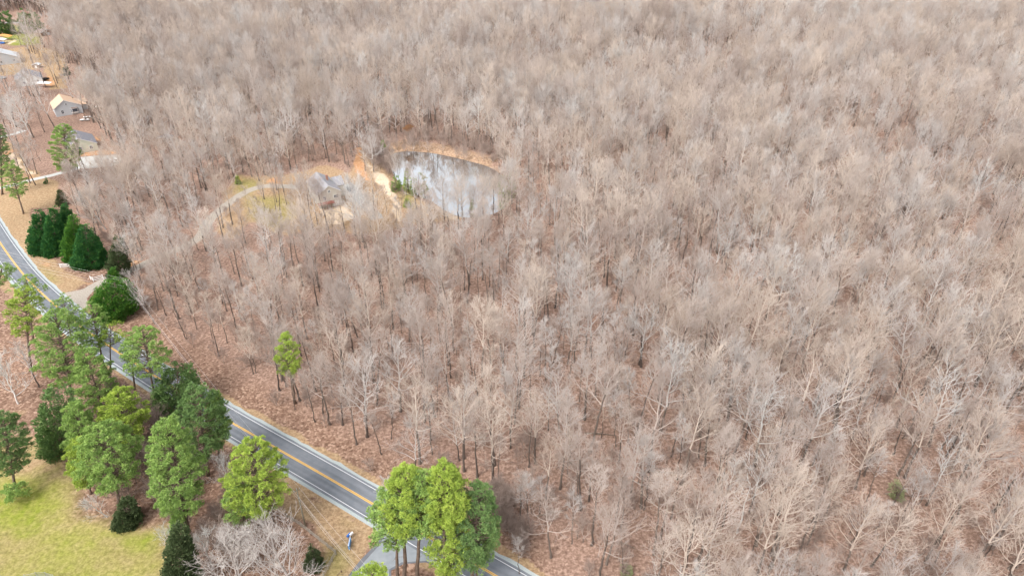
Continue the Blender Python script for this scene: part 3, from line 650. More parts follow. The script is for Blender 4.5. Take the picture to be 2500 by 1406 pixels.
# dense brush beyond the pond and by its left bank
exb = []
for Pz, n_ in [(poly((945, 348), (1000, 335), (1100, 345), (1230, 385), (1230, 400), (1170, 375), (1080, 350), (980, 340)), 90), (poly((890, 360), (935, 350), (950, 400), (960, 440), (900, 400)), 110), (PONDBANK, 46), (poly((1150, 1240), (1220, 1200), (1290, 1330), (1300, 1400), (1220, 1290)), 60),
              (poly((170, 1130), (240, 1010), (300, 985), (380, 1000), (480, 1110), (600, 1200), (680, 1270), (690, 1330), (640, 1420), (480, 1420), (430, 1290), (330, 1230), (240, 1230)), 230)]:
    A = np.array(Pz)[:, :2]; q = A.min(0) + rg.random((n_ * 6, 2)) * (A.max(0) - A.min(0)); q = q[inside(q[:, 0], q[:, 1], A)][:n_]; exb.append(q)
q = np.vstack(exb); Pb = np.vstack([Pb, q]); vb = np.concatenate([vb, rg.choice(3, len(q))]); sb = np.concatenate([sb, rg.uniform(.8, 1.2, len(q))]); rb = np.vstack([rb, np.stack([rg.normal(0, .08, len(q)), rg.normal(0, .08, len(q)), rg.random(len(q)) * 6.28], 1)])
instancer('brushwood', np.stack([Pb[:, 0], Pb[:, 1], hill(Pb[:, 0], Pb[:, 1])], 1), vb, rb, sb, bp_, 'tangle of bare saplings and brush growing between the trunks', 'brush')

# ------------------------------------------------------------------ evergreens
def tufts(C, D, L, W, nb, rg, spread=.75):
    """C centres, D directions, each a spray of nb narrow blades"""
    N_ = len(C); C = np.repeat(C, nb, 0); D = np.repeat(D, nb, 0); L = np.repeat(L, nb); 
    d = D + rg.normal(0, spread, D.shape); d /= np.linalg.norm(d, axis=1, keepdims=True)
    s = np.cross(d, rg.normal(0, 1, d.shape)); s /= np.linalg.norm(s, axis=1, keepdims=True) + 1e-9
    w = W * L; a = C + s * w[:, None] * .5; b_ = C - s * w[:, None] * .5; mid = C + d * L[:, None] * .6
    V = np.stack([a, b_, mid - s * w[:, None] * .45, C + d * L[:, None], mid + s * w[:, None] * .45], 1).reshape(-1, 3)
    n = len(C); base = (np.arange(n) * 5)[:, None]
    Q = base + np.array([[0, 1, 2, 4]]); T = base + np.array([[4, 2, 3, 3]])
    return V, n
def blade_faces(n):
    base = (np.arange(n) * 5)[:, None]; return base + np.array([[0, 1, 2, 3, 4]])
SIMPLE = {}
def pine(label, base_px, top_px, wpx, bot=.45, m='needle', seed=0, dens=1.0, pads=40, name='pine_tree', cat='pine tree', group='pines and evergreens along the road', lumpy=1.0, trunk_r=None):
    r = np.random.default_rng(1000 + seed); base = G(*base_px); top = above(base, *top_px); Ht = top[2]; dist = math.hypot(base[1], CAM_H - Ht)
    Rw = wpx / 2 / FPX * (dist / 1.0) * 1.0; root = empty(name, base, 0, label, cat, group); off = top - base
    NT = 12; tr = trunk_r or max(.10, .013 * Ht + .02)
    tp = [np.array([off[0] * t + r.normal(0, .08) * (0 < t < 1), off[1] * t + r.normal(0, .08) * (0 < t < 1), Ht * .97 * t - .2 * (t == 0)]) for t in np.linspace(0, 1, NT)]
    T = MB(); T.tube(tp, [tr * (1.25 if i == 0 else 1) * (1 - .85 * i / (NT - 1)) for i in range(NT)], 8)
    on = lambda t: tp[0] + 0 if t <= 0 else tp[min(int(t * (NT - 1)), NT - 2)] + (tp[min(int(t * (NT - 1)), NT - 2) + 1] - tp[min(int(t * (NT - 1)), NT - 2)]) * (t * (NT - 1) - min(int(t * (NT - 1)), NT - 2))
    CC, DD, SS = [], [], []; Lb = MB(); az = r.random() * 6; pads = int(pads * 2.9)
    for k in range(pads):
        u = ((k + r.random()) / pads); t = bot + (1 - bot) * u; az += 2.4 + r.normal(0, .35)
        prof = math.sin(math.pi * min(1, .14 + .80 * u ** .85)) ** .75          # widest low in the crown, domed top
        reach = Rw * prof * r.uniform(.25, 1.0) ** .55 * (1 + .0 * lumpy)
        s = on(max(t - .07, bot * .9)); e = on(t) + np.array([math.cos(az) * reach, math.sin(az) * reach, r.uniform(-.2, .7)])
        e[2] = min(e[2], Ht - .3)
        md_ = (s + e) / 2 + np.array([0, 0, -.15]); Lb.tube([s, md_, e], [tr * .28, tr * .18, .03], 4, cap=False)
        pr = min(Rw * .33, r.uniform(.5, .95)) * (.75 + .25 * prof); n = int(70 * dens * (pr / 1.2) ** 2 * r.uniform(.7, 1.2)) + 8
        v = r.normal(0, 1, (n, 3)); v /= np.linalg.norm(v, axis=1, keepdims=True); v[:, 2] = np.where(v[:, 2] < -.35, -v[:, 2], v[:, 2])
        c = e + v * np.array([pr, pr, pr * .62]) * r.uniform(.55, 1.02, (n, 1)) ; CC.append(c); DD.append(v * .7 + np.array([0, 0, .75])); SS.append(r.uniform(.25, .62, n))
        if reach > Rw * .5:              # inner tufts on the limb
            n2 = n // 3; w = r.random((n2, 1)); CC.append(s + (e - s) * (.45 + .5 * w) + r.normal(0, .35, (n2, 3))); DD.append(r.normal(0, .4, (n2, 3)) + [0, 0, .8]); SS.append(r.uniform(.3, .5, n2))
    for z_ in np.linspace(bot * .45, bot, 5)[:-1]:                           # dead stubs under the crown
        az += 2.1; s = on(z_); Lb.tube([s, s + np.array([math.cos(az), math.sin(az), r.uniform(-.1, .3)]) * r.uniform(.5, 1.6)], [.05, .02], 4, cap=False)
    n0 = len(T.v); T.v += Lb.v; T.f += [[i + n0 for i in f] for f in Lb.f]; T.m += Lb.m
    T.build('trunk', M['pine_bark'], root, True)
    V, n = tufts(np.vstack(CC), np.vstack(DD), np.concatenate(SS), .13, 8, r, .6)
    link(bpy.data.objects.new('crown', np_mesh('pine_crown', V, blade_faces(n), M[m])), root); return root
def cone_evergreen(label, base_px, top_px, wpx, m='cypress', seed=0, name='cypress_tree', cat='evergreen tree', group=None, power=.75, n=5200, blunt=.0, blade=.42):
    r = np.random.default_rng(2000 + seed); base = G(*base_px); top = above(base, *top_px); Ht = max(top[2], 1.0); dist = math.hypot(base[1], CAM_H)
    Rw = wpx / 2 / FPX * dist; root = empty(name, base, 0, label, cat, group)
    T = MB(); T.tube([(0, 0, -.2), ((top - base)[0] * .5, 0, Ht * .5), ((top - base)[0], 0, Ht * .93)], [.05 + .012 * Ht, .03 + .008 * Ht, .02], 7)
    nn = int(40 + Ht * 8)
    for k in range(nn):                  # short limbs all the way up
        u = r.random() ** 1.2; a = r.random() * 6.28; rr = Rw * (1 - u) ** power * .8; zz = Ht * (.05 + .9 * u)
        T.tube([((top - base)[0] * u, 0, zz), ((top - base)[0] * u + math.cos(a) * rr, math.sin(a) * rr, zz + rr * .3)], [.04, .015], 3, cap=False)
    n = int(n * 1.5); K = max(40, n // 13); cu = (1 - np.sqrt(r.random(K))) * .97; ca = r.random(K) * 6.283; cid = r.integers(0, K, n); u = cu[cid]; a = ca[cid]
    crr = np.where(r.random(K) < .85, r.uniform(.78, 1.06, K), r.uniform(.5, .8, K))[cid]
    ra = 1.6 if m in ('cedar', 'needle_deep', 'leaf_soft') else 1.0
    lump = 1 + ra * .18 * np.sin(a * 5 + u * 17 + seed) * np.sin(u * 34 + a * 3) + ra * .10 * np.sin(a * 11 + u * 50) + ra * .07 * np.sin(a * 3 + seed * 2 + u * 9)
    prof = np.where(u < .12, .80 + .2 * u / .12, 1) * np.clip((1 - (u - .05)) , 0, 1) ** power * (1 - blunt * 0)
    if blunt: prof = np.sqrt(np.clip(1 - (np.clip(u * 1.0 - .30, 0, 1) / .70) ** 2, 0, 1)) * np.where(u < .3, .86 + .14 * u / .3, 1)
    rad_ = Rw * prof * (1 + (lump - 1) * .5) * crr
    C = np.stack([(top - base)[0] * u + np.cos(a) * rad_, np.sin(a) * rad_, Ht * u + .1], 1); w_ = r.normal(0, 1, (n, 3)); w_ /= np.linalg.norm(w_, axis=1, keepdims=True); cs = min(.8, max(.18, Rw * .25)); C = C + w_ * cs * r.uniform(.3, 1.0, (n, 1)) * [1, 1, .8]; D = np.stack([np.cos(a) * .7, np.sin(a) * .7, np.full(n, .75)], 1) + w_ * .6; C[:, 2] = np.maximum(C[:, 2], .05)
    T.build('trunk', M['pine_bark'], root, True)
    V, k = tufts(C, D, r.uniform(.7, 1.25, n) * blade * .72 * min(1.3, max(.35, Rw / 2.2)), .34, 8, r, .38)
    link(bpy.data.objects.new('crown', np_mesh('evergreen_crown', V, blade_faces(k), M[m])), root); return root

GP = 'pines along the near side of the road'
pine('big broad green pine left of the road, tallest of the left row', (182, 995), (130, 757), 150, .30, 'needle', 1, 1.15, 62, group=GP)
pine('bright green pine just right of the big broad pine', (256, 1020), (208, 852), 105, .22, 'needle', 2, 1.1, 40, group=GP)
pine('thin sparse pine with long bare trunk leaning over the road by the gravel drive', (264, 950), (220, 738), 80, .55, 'needle', 3, .55, 20, group=GP)
pine('slim crooked pine limb spreading over the white road line', (268, 948), (268, 790), 70, .72, 'needle_yellow', 33, .45, 10, group=GP)
pine('open crowned pine on tall bare trunk in front of the road centre line', (385, 1006), (345, 800), 120, .52, 'needle', 4, .85, 34, group=GP)
pine('small thin pine left of the open crowned pine', (328, 950), (315, 815), 45, .5, 'needle', 34, .5, 12, group=GP)
cone_evergreen('dark rounded evergreen between the open pine and the road', (432, 1000), (432, 893), 98, 'needle_deep', 5, 'cedar_tree', 'evergreen tree', None, n=5200, blunt=1)
pine('wide dull green pine whose crown covers the road lines', (508, 1160), (478, 945), 132, .28, 'needle_deep', 6, 1.2, 56, group=GP)
pine('dark olive pine beside the wide dull green pine', (535, 1130), (525, 962), 70, .30, 'needle', 35, 1.0, 28, group=GP)
pine('rounded vivid green pine in the middle of the near grove', (318, 1115), (285, 953), 122, .30, 'needle_yellow', 7, 1.2, 50, group=GP)
pine('pale tipped green pine at the left of the near grove', (215, 1150), (180, 985), 84, .25, 'needle', 8, 1.2, 36, group=GP)
pine('broad low pine with bare grey trunk above the lawn', (292, 1236), (245, 1035), 158, .34, 'needle', 9, 1.15, 66, group=GP)
pine('bushy yellow green pine between the broad low pine and the lawn', (222, 1205), (190, 1075), 82, .2, 'needle_yellow', 36, 1.0, 30, group=GP)
pine('tall round headed bright pine standing over the lawn corner', (464, 1310), (402, 1028), 138, .27, 'needle', 10, 1.35, 74, group=GP)
pine('small green pine growing at the foot of the tall round headed pine', (440, 1330), (428, 1258), 40, .1, 'needle', 37, 1.3, 16, group=GP)
pine('sprawling yellow green pine with a dead brown spray beside the straight road', (648, 1300), (612, 1076), 165, .30, 'needle_yellow', 11, 1.15, 66, group=GP)
pine('darker green pine half hidden behind the white barked bare tree', (600, 1300), (580, 1160), 90, .2, 'needle', 38, .8, 26, group=GP)
cone_evergreen('tall dark cedar at the bottom of the lawn', (440, 1450), (438, 1268), 84, 'cedar', 12, 'cedar_tree', 'evergreen tree', None, n=5600)
cone_evergreen('small dark cedar below the broad low pine', (312, 1278), (308, 1212), 58, 'cedar', 13, 'cedar_tree', 'evergreen tree', None, n=2600)
cone_evergreen('dark evergreen filling the gap under the big broad pine', (150, 1100), (135, 935), 84, 'needle_deep', 19, 'cedar_tree', 'evergreen tree', None, n=5200, blunt=1)
cone_evergreen('little green cedar beside the board fence corner', (765, 1385), (762, 1330), 42, 'cedar', 20, 'cedar_tree', 'evergreen tree', None, n=1400)
pine('blue green pine cut by the left edge of the picture above the lawn', (38, 1195), (5, 1008), 100, .25, 'needle_deep', 14, 1.0, 42, group=GP)
pine('low green pine bough hanging over the left lawn edge', (30, 1225), (35, 1190), 60, .3, 'needle', 39, .8, 9, group=GP)
pine('olive thin crowned pine at the left above the big broad pine', (75, 905), (55, 700), 92, .50, 'needle_yellow', 15, .75, 30, group=GP)
pine('sparse olive pine over the road behind the left row', (80, 830), (62, 676), 84, .68, 'needle', 16, .45, 16, group=GP)
pine('thin ragged pine beside the yellow centre line', (190, 890), (150, 722), 70, .60, 'needle', 17, .4, 16, group=GP)
pine('pine bough reaching in at the left edge over the road curve', (-22, 800), (2, 645), 64, .72, 'needle', 18, .7, 14, group=GP)
pine('green pine at the left edge by the concrete drive', (58, 522), (20, 395), 56, .35, 'needle', 25, .9, 28, group='pines by the houses')
pine('tall dark pine cut by the left edge beside the upper drive', (5, 475), (-2, 305), 40, .3, 'needle_deep', 26, 1.1, 26, group='pines by the houses')
pine('tall solitary pine beside the dark roofed house', (168, 432), (152, 303), 78, .14, 'needle', 27, 1.4, 54, group='pines by the houses')
for (lab, b_, t_, w_, m_, s_) in [('dense dark cypress at the left end of the evergreen row', (110, 612), (92, 508), 70, 'cypress', 41), ('dense dark cypress second from the left in the evergreen row', (138, 618), (128, 500), 60, 'cypress', 42),
                                  ('cypress at the back of the evergreen row', (170, 605), (158, 496), 50, 'cypress', 43), ('bright green cypress second from the right in the evergreen row', (186, 632), (176, 520), 58, 'cypress_bright', 44),
                                  ('big cypress at the right end of the evergreen row', (222, 648), (205, 545), 78, 'cypress', 45)]:
    cone_evergreen(lab, b_, t_, w_, m_, s_, group='row of cypresses by the road', n=6500, power=.74)
cone_evergreen('wide bright green cypress bush beside the utility pole', (282, 768), (278, 684), 96, 'cypress_bright', 46, 'cypress_bush', 'evergreen bush', None, n=8000, blunt=1)
cone_evergreen('smaller cypress behind the wide bush at the gravel drive', (284, 706), (274, 652), 36, 'cypress_bright', 47, 'cypress_bush', 'evergreen bush', None, n=2600)
cone_evergreen('dark cypress behind the bare leaning tree by the drive', (290, 672), (288, 575), 56, 'cedar', 48, 'cedar_tree', 'evergreen tree', None, n=3000)
pine('small yellow green pine alone among the bare trees above the straight road', (722, 985), (695, 813), 60, .45, 'needle_yellow', 21, .95, 22, group=None)
for k, (lab, b_, t_, w_, bt, dn, pd, m_) in enumerate([
        ('light green pine at the left of the roadside clump', (975, 1438), (958, 1190), 138, .52, 1.0, 34, 'needle'), ('pale topped pine second from the left in the roadside clump', (988, 1446), (990, 1140), 128, .56, 1.15, 48, 'needle_yellow'),
        ('pine in the middle left of the roadside clump behind the side drive', (1016, 1452), (1030, 1150), 96, .58, 1.0, 34, 'needle'), ('vivid yellow green pine tallest in the roadside clump', (1086, 1462), (1084, 1130), 118, .62, 1.3, 46, 'needle_yellow'),
        ('low green pine filling the centre of the roadside clump', (1104, 1458), (1088, 1215), 120, .28, 1.1, 40, 'needle_yellow'), ('deep green pine at the right of the roadside clump', (1147, 1450), (1168, 1182), 122, .34, 1.15, 48, 'needle_deep'),
        ('slim pine with low boughs at the right foot of the roadside clump', (1160, 1425), (1180, 1262), 84, .3, .5, 18, 'needle'), ('pine whose crown tip shows at the bottom edge by the side drive', (905, 1580), (905, 1394), 130, .5, 1.1, 30, 'needle_yellow')]):
    pine(lab, b_, t_, w_, bt, m_, 60 + k, dn, pd, group='pine clump at the side drive', lumpy=1)
# far evergreens by the houses
cone_evergreen('dark evergreen at the top left corner of the picture', (14, 84), (2, 22), 40, 'needle_deep', 70, 'evergreen_tree', 'evergreen tree', None, n=2200, blunt=1, blade=.9)
cone_evergreen('dark evergreen behind the green lawn near the top left', (78, 80), (62, 20), 42, 'needle_deep', 71, 'evergreen_tree', 'evergreen tree', None, n=2200, blunt=1, blade=.9)
cone_evergreen('small cedar in the far tan yard', (163, 184), (158, 155), 16, 'cedar', 72, 'cedar_tree', 'evergreen tree', None, n=900)
cone_evergreen('tiny conifer beside the end of the concrete drive', (112, 449), (112, 432), 10, 'cypress', 73, 'small_conifer', 'small conifer', None, n=500, blade=.5)
cone_evergreen('dark evergreen shrub behind the cypress row', (152, 500), (146, 460), 26, 'cedar', 74, 'evergreen_shrub', 'shrub', None, n=1200)
cone_evergreen('green shrub at the corner of the pale green house', (184, 378), (184, 356), 18, 'cypress', 75, 'evergreen_shrub', 'shrub', None, n=900, blunt=1)
for k, (lab, b_, t_, w_, m_) in enumerate([('tallest green cedar on the left bank of the pond', (996, 470), (993, 402), 22, 'needle_yellow'), ('bushy green cedar left of the tallest one by the pond', (968, 470), (966, 428), 24, 'needle'), ('soft green willow like shrub on the near pond bank', (1022, 480), (1022, 420), 40, 'leaf_soft'),
                                           ('small green cedar beside the upper end of the pond', (936, 372), (933, 342), 18, 'needle'), ('green tinged shrub right of the pond', (1240, 480), (1238, 420), 40, 'leaf_soft'), ('ivy green sapling standing at the near pond shore', (1152, 515), (1152, 478), 12, 'needle'),
                                           ('low green shrub below the pond cedars', (994, 505), (993, 484), 18, 'needle_yellow'), ('pale green shrub low in the right part of the wood', (2190, 1215), (2188, 1172), 32, 'leaf_soft'), ('yellow green bush at the left end of the house yard', (582, 450), (578, 425), 14, 'needle_yellow'),
                                           ('green tinged shrub at the bottom edge in the middle of the wood', (1530, 1402), (1528, 1378), 26, 'leaf_soft')]):
    cone_evergreen(lab, b_, t_, w_, m_, 80 + k, 'green_shrub', 'shrub', None, n=1300 if m_ != 'leaf_soft' else 700, blade=.38, blunt=1 if k in (1, 2, 4, 7, 9) else 0)
pine('small tree with rusty orange leaves on a pale trunk beyond the pond', (996, 348), (997, 307), 20, .72, 'leaf_orange', 90, 1.0, 9, 'rusty_tree', 'tree', None)

# named bare trees south of the road and by the drive
def single_bare(label, base_px, var, s, rot=0, tl=(0, 0), name='bare_tree', group='leafless trees beside the road'):
    p = G(*base_px); o = empty(name, p, 0, label, 'tree', group); o.rotation_euler = (tl[0], tl[1], rot); o.scale = (s,) * 3
    link(bpy.data.objects.new('trunk', SIMPLE[var][0] if var in SIMPLE else bare_lib[var][0]), o); link(bpy.data.objects.new('crown', SIMPLE[var][1] if var in SIMPLE else bare_lib[var][1]), o)
    return o
def lib_tree(key, seed, tm_, cm_, **kw):
    T, S = make_bare(seed, **kw); t = np_mesh(key + '_trunk', T.v, np.array(T.f), [tm_, cm_], True, T.m)
    P0, P1, R0, R1 = (np.array([s[k] for s in S]) for k in range(4)); V, Fc = seg_mesh(P0, P1, R0, R1); SIMPLE[key] = (t, np_mesh(key + '_crown', V, Fc, cm_, True))
lib_tree('white', 501, M['twig_grey'], M['twig_grey'], Ht=15, Rc=7.6, fork=.14, nl=18, twist=.24, tw=.019, spread=1.15, rad=.40, dens=(6, 5, 5))
lib_tree('snag', 502, M['twig_pale'], M['twig_pale'], Ht=17, Rc=3.2, fork=.5, nl=6, twist=.28, tw=.05, dens=(2, 1, 0), rad=.22)
lib_tree('lilac', 503, M['twig_grey'], M['twig_pale'], Ht=12, Rc=4.5, fork=.18, nl=14, twist=.15, tw=.016, rad=.18)
single_bare('large white barked leafless tree spreading over the board fence', (728, 1450), 'white', 1.05, .4, (0, -.15))
single_bare('white barked leafless tree left of the large spreading one', (590, 1445), 'white', .92, 2.4, (0, -.1))
single_bare('pale leafless tree low beside the dark cedar on the lawn', (520, 1390), 'lilac', .85, 1.1)
single_bare('small pale leafless tree spreading left of the dark cedar', (418, 1345), 'lilac', .55, 3)
single_bare('pale leafless tree in the gap before the straight road', (560, 1185), 'lilac', .72, 5)
single_bare('pale grey leafless tree at the left edge beside the left row', (45, 985), 'lilac', 1.1, 2.2, (0, .1))
single_bare('grey leafless tree among the pines at the left edge', (95, 945), 6, .72, 1)
single_bare('bare tree with grey limbs under the broad low pine', (262, 1262), 'lilac', .6, .8, (0, -.3))
single_bare('thin bare tree between the pines in front of the road', (285, 985), 7, .62, .5)
single_bare('second thin bare tree between the pines in front of the road', (300, 1000), 1, .42, .9)
single_bare('pale twiggy leafless tree overhanging the road left of the pine clump', (948, 1225), 'lilac', .55, 4.2)
single_bare('brown leafless tree at the road end right of the pine clump', (1268, 1400), 7, .62, 2)
single_bare('bleached dead snag with bare forked arms low in the right half of the wood', (1800, 1300), 'snag', 1.0, .3, name='dead_tree', group=None)
single_bare('pale leaning leafless tree behind the cypress row', (330, 660), 'lilac', 1.15, 1.9, (0, -.22))
single_bare('white limbed leafless tree just right of the cypress row', (258, 560), 'lilac', 1.3, .2, (0, -.25))
single_bare('pale grey leafless tree at the left edge below the tan roofed house', (75, 330), 'lilac', 1.5, .2, (0, -.1))
single_bare('grey leafless tree at the left edge beside the upper drive', (40, 318), 'lilac', 1.4, 2.2, (0, -.1))
single_bare('twisted bare tree leaning out over the far end of the pond', (1008, 368), 'snag', .32, .3, (0, .35), name='dead_tree', group=None)
for k, (x, y, v, s, w) in enumerate([(140, 215, 5, 1.0, 'tall forked leafless tree in the yard of the white house'), (112, 215, 1, .9, 'leafless tree just right of the white flat roof'), (70, 205, 5, .95, 'leafless tree in front of the white house'), (82, 160, 5, .9, 'thin leafless tree between the grey house and the lawn'),
                                     (52, 112, 1, .8, 'thin leafless tree on the far green lawn'), (185, 265, 6, 1, 'leafless tree beside the tan roofed house'), (228, 225, 0, .9, 'leafless tree in front of the small white shed'), (20, 215, 4, .9, 'leafless tree at the left edge by the white house')]):
    single_bare(w, (x, y), v, s, k * 1.3, group='leafless trees around the houses')
# fallen logs
for k, (x0, y0, x1, y1, rr, lab) in enumerate([(1338, 983, 1415, 987, .2, 'long dark fallen log right of centre'), (1428, 1058, 1502, 1063, .22, 'dark fallen log below and right of the long one'), (1605, 1153, 1674, 1158, .2, 'fallen log low in the right half of the wood'),
                                               (1790, 1169, 1812, 1170, .15, 'short tan fallen log near the dead snag'), (2210, 494, 2260, 490, .3, 'fallen log in the upper right of the wood'), (1215, 330, 1262, 318, .25, 'dark fallen log beyond the pond'), (1310, 1260, 1385, 1244, .15, 'thin fallen log right of the pine clump'),
                                               (1505, 1322, 1550, 1340, .18, 'mossy fallen log near the bottom edge of the wood'), (955, 372, 1000, 352, .2, 'dark fallen trunk on the far pond bank'), (2160, 1205, 2230, 1212, .18, 'fallen log beside the pale green shrub')]):
    a, c = G(x0, y0), G(x1, y1); za, zc = float(hill(a[0], a[1])), float(hill(c[0], c[1])); b = MB(); L_ = np.linalg.norm(c - a); dr_ = (c - a) / L_
    b.tube([(0, 0, za + rr * .8), (*(dr_ * L_ * .5)[:2] + np.array([.2, .1]), (za + zc) / 2 + rr * 1.1), (*(dr_ * L_)[:2], zc + rr * .7)], [rr, rr * .8, rr * .4], 8)
    for q in (.35, .6, .8): b.tube([(*(dr_ * L_ * q)[:2], za + (zc - za) * q + rr), (*(dr_ * L_ * q)[:2] + np.array([.5, -.6]), za + (zc - za) * q + rr + .9)], [rr * .3, rr * .1], 5)
    o = b.build('fallen_log', M['log'], None, True); o.location = (a[0], a[1], 0); tag(o, lab, 'log', 'fallen logs in the wood')

# ------------------------------------------------------------------ poles and wires
def pole(label, base, top, rz):
    o = empty('utility_pole', base, rz, label, 'utility pole', 'utility poles along the road'); h = top[2]; b = MB(); off = top - base
    c, s = math.cos(-rz), math.sin(-rz); ox, oy = off[0] * c - off[1] * s, off[0] * s + off[1] * c
    b.tube([(0, 0, -.3), (ox * .5, oy * .5, h * .5), (ox, oy, h)], [.19, .16, .12], 10); b.build('pole', M['pole_wood'], o, True)
    b = MB(); b.bar((ox - .7, oy, h - .35), (ox + .7, oy, h - .35), .12, .12); b.build('crossarm', M['pole_wood'], o)
    for dx in (-.6, 0, .6):
        b = MB(); b.tube([(ox + dx, oy, h - .3 + (.3 if dx == 0 else 0)), (ox + dx, oy, h - .12 + (.3 if dx == 0 else 0)), (ox + dx, oy, h + (.3 if dx == 0 else 0))], [.05, .08, .05], 8); b.build('insulator', M['ceramic'], o, True)
    for z_ in (h - 2.4, h - 3.3):
        b = MB(); b.box(ox - .12, ox + .12, oy - .22, oy - .12, z_ - .1, z_ + .1); b.build('bracket', M['metal'], o)
    return [np.array(top) + [math.cos(rz) * .6, math.sin(rz) * .6, 0.0], np.array(top) - [math.cos(rz) * .6, math.sin(rz) * .6, 0.0], np.array(top) + [0, 0, -2.4], np.array(top) + [0, 0, -3.3]]
b1 = G(329, 767); t1 = above(b1, 307, 684)
t2 = G(724, 1194, 11.5); b2 = t2 * [1, 1, 0]; t3 = G(985, 1492, 11.5); b3 = t3 * [1, 1, 0]; t0 = G(-260, 545, 11.5); b0 = t0 * [1, 1, 0]
ang = math.atan2((t2 - t1)[1], (t2 - t1)[0]) + math.pi / 2
A0 = pole('utility pole beyond the left edge of the picture along the road', b0, t0, ang); A1 = pole('grey wooden utility pole behind the wide cypress bush', b1, t1, ang)
A2 = pole('utility pole hidden in the pale bare tree below the straight road', b2, t2, ang); A3 = pole('utility pole beyond the bottom edge beside the side drive', b3, t3, ang)
for (Pa, Pb_, wh) in ((A0, A1, 'left of the pole by the cypress bush'), (A1, A2, 'over the leaf strip and straight road'), (A2, A3, 'over the tan verge and side drive')):
    for k, nm in enumerate(('higher right power wire', 'higher left power wire', 'lower thick cable', 'lowest cable')):
        a, c = Pa[k], Pb_[k]; pts = []
        for i in range(17):
            t = i / 16; p = a + (c - a) * t; p = p - np.array([0, 0, 4 * t * (1 - t) * (.9 + .25 * k)]); pts.append(p)
        b = MB(); b.tube(pts, .015 if k < 2 else .019, 5); o = b.build('power_wire', M['wire'], None, True); tag(o, '%s running %s' % (nm, wh), 'power wire', 'power wires strung between the poles')

# ------------------------------------------------------------------ fences, mailboxes, sign
def rail_fence(name, label, pts, h, nrail, m, postw=.12, railh=.14, group=None, cap=True):
    P_ = [np.array(p) for p in pts]; o = empty(name, P_[0], 0, label, 'fence', group); P_ = [p - P_[0] for p in P_]
    for p in P_:
        b = MB(); b.box(p[0] - postw / 2, p[0] + postw / 2, p[1] - postw / 2, p[1] + postw / 2, -.1, h + .06)
        if cap: b.box(p[0] - postw * .6, p[0] + postw * .6, p[1] - postw * .6, p[1] + postw * .6, h + .063, h + .1)
        b.build('post', m, o)
    for k in range(nrail):
        z = h * (k + .75) / nrail
        for a, c in zip(P_[:-1], P_[1:]):
            d = (c - a) / np.linalg.norm(c - a) * (postw / 2 + .003); b = MB(); b.bar(a + d + [0, 0, z], c - d + [0, 0, z], .05, railh); b.build('rail', m, o)
    return o
def interp(a, c, n): return [a + (c - a) * i / n for i in range(n + 1)]
rail_fence('white_fence', 'white three rail fence panel on the left of the gravel drive by the dark cypresses', interp(G(148, 653), G(171, 652.5), 1), 1.5, 3, M['white_paint'], .16, .18, 'white fence panels at the drive')
rail_fence('white_fence', 'white three rail fence panel beside the wide cypress bush at the drive mouth', interp(G(229, 687), G(253, 681), 1), 1.6, 3, M['white_paint'], .16, .18, 'white fence panels at the drive')
b = MB(); p = G(222, 683); q = G(229, 687) - p; 
o = empty('white_fence', p, 0, 'short white end rail of the fence beside the wide cypress bush', 'fence', 'white fence panels at the drive')
for z in (.4, .9, 1.4):
    b = MB(); b.bar((0, 0, z), (q[0] * .95, q[1] * .95, z), .05, .14); b.build('rail', M['white_paint'], o)
b = MB(); b.box(-.07, .07, -.07, .07, -.1, 1.55); b.build('post', M['white_paint'], o)
cr = G(821, 1352)
rail_fence('board_fence', 'weathered brown board fence running up from its corner past the white barked tree', interp(cr, G(780, 1320), 2) + interp(G(780, 1320), G(735, 1284), 2)[1:] + interp(G(735, 1284), G(700, 1262), 2)[1:], 1.35, 3, M['weathered'], .14, .15, None)
rail_fence('board_fence', 'weathered board fence running down from its corner to the bottom edge', [cr + (G(791, 1408) - cr) * t for t in (.02, .33, .66, 1, 1.35)], 1.35, 3, M['weathered'], .14, .15, None)
c0 = G(55, 1480); rail_fence('round_pen', 'grey curved rail pen at the bottom left corner', [c0 + np.array([math.cos(a), math.sin(a), 0]) * 6.5 for a in np.linspace(R(-20), R(200), 14)], 1.3, 3, M['metal'], .08, .05, None)
rail_fence('log_rail', 'dark wooden rail at the bottom edge left of the side drive', [G(820, 1412), G(834, 1396)], .6, 1, M['wood_brown'], .14, .18, None, cap=False)
def mailbox(label, p, m, rz, big=1.0):
    o = empty('mailbox', p, rz, label, 'mailbox', None); b = MB(); b.box(-.06, .06, -.06, .06, -.1, 1.05); b.build('post', M['wood_brown'], o)
    b = MB(); n = 10; w = .22 * big; l = .42 * big; vs = []
    for y in (-l, l):
        vs += [(-w, y, 1.055), (w, y, 1.055)] + [(w * math.cos(math.pi * k / n), y, 1.055 + .22 * big + w * math.sin(math.pi * k / n)) for k in range(n + 1)]
    m_ = n + 3; f = [list(range(m_))[::-1], [m_ + k for k in range(m_)]] + [[k, (k + 1) % m_, m_ + (k + 1) % m_, m_ + k] for k in range(m_)]
    b.add(vs, f); b.build('box', m, o); b = MB(); b.box(w + .003, w + .02, -.05, .02, 1.3, 1.6); b.build('flag', M['tarp_orange'], o)
    b = MB(); b.box(-w * .8, w * .8, -l - .03, -l - .003, 1.1, 1.4); b.build('door', m, o); return o
mailbox('white mailbox on a post on the tan verge by the side drive', G(859, 1312), M['white_paint'], 2.6, 1.05)
mailbox('blue mailbox beside the white one on the tan verge', G(853, 1315), M['blue'], 2.6, 1.1)
p = G(853, 1343); q = G(857, 1322); d = q - p; L_ = np.linalg.norm(d)
o = empty('blue_sign', p, math.atan2(d[1], d[0]), 'narrow blue sign board seen edge on below the mailboxes', 'sign')
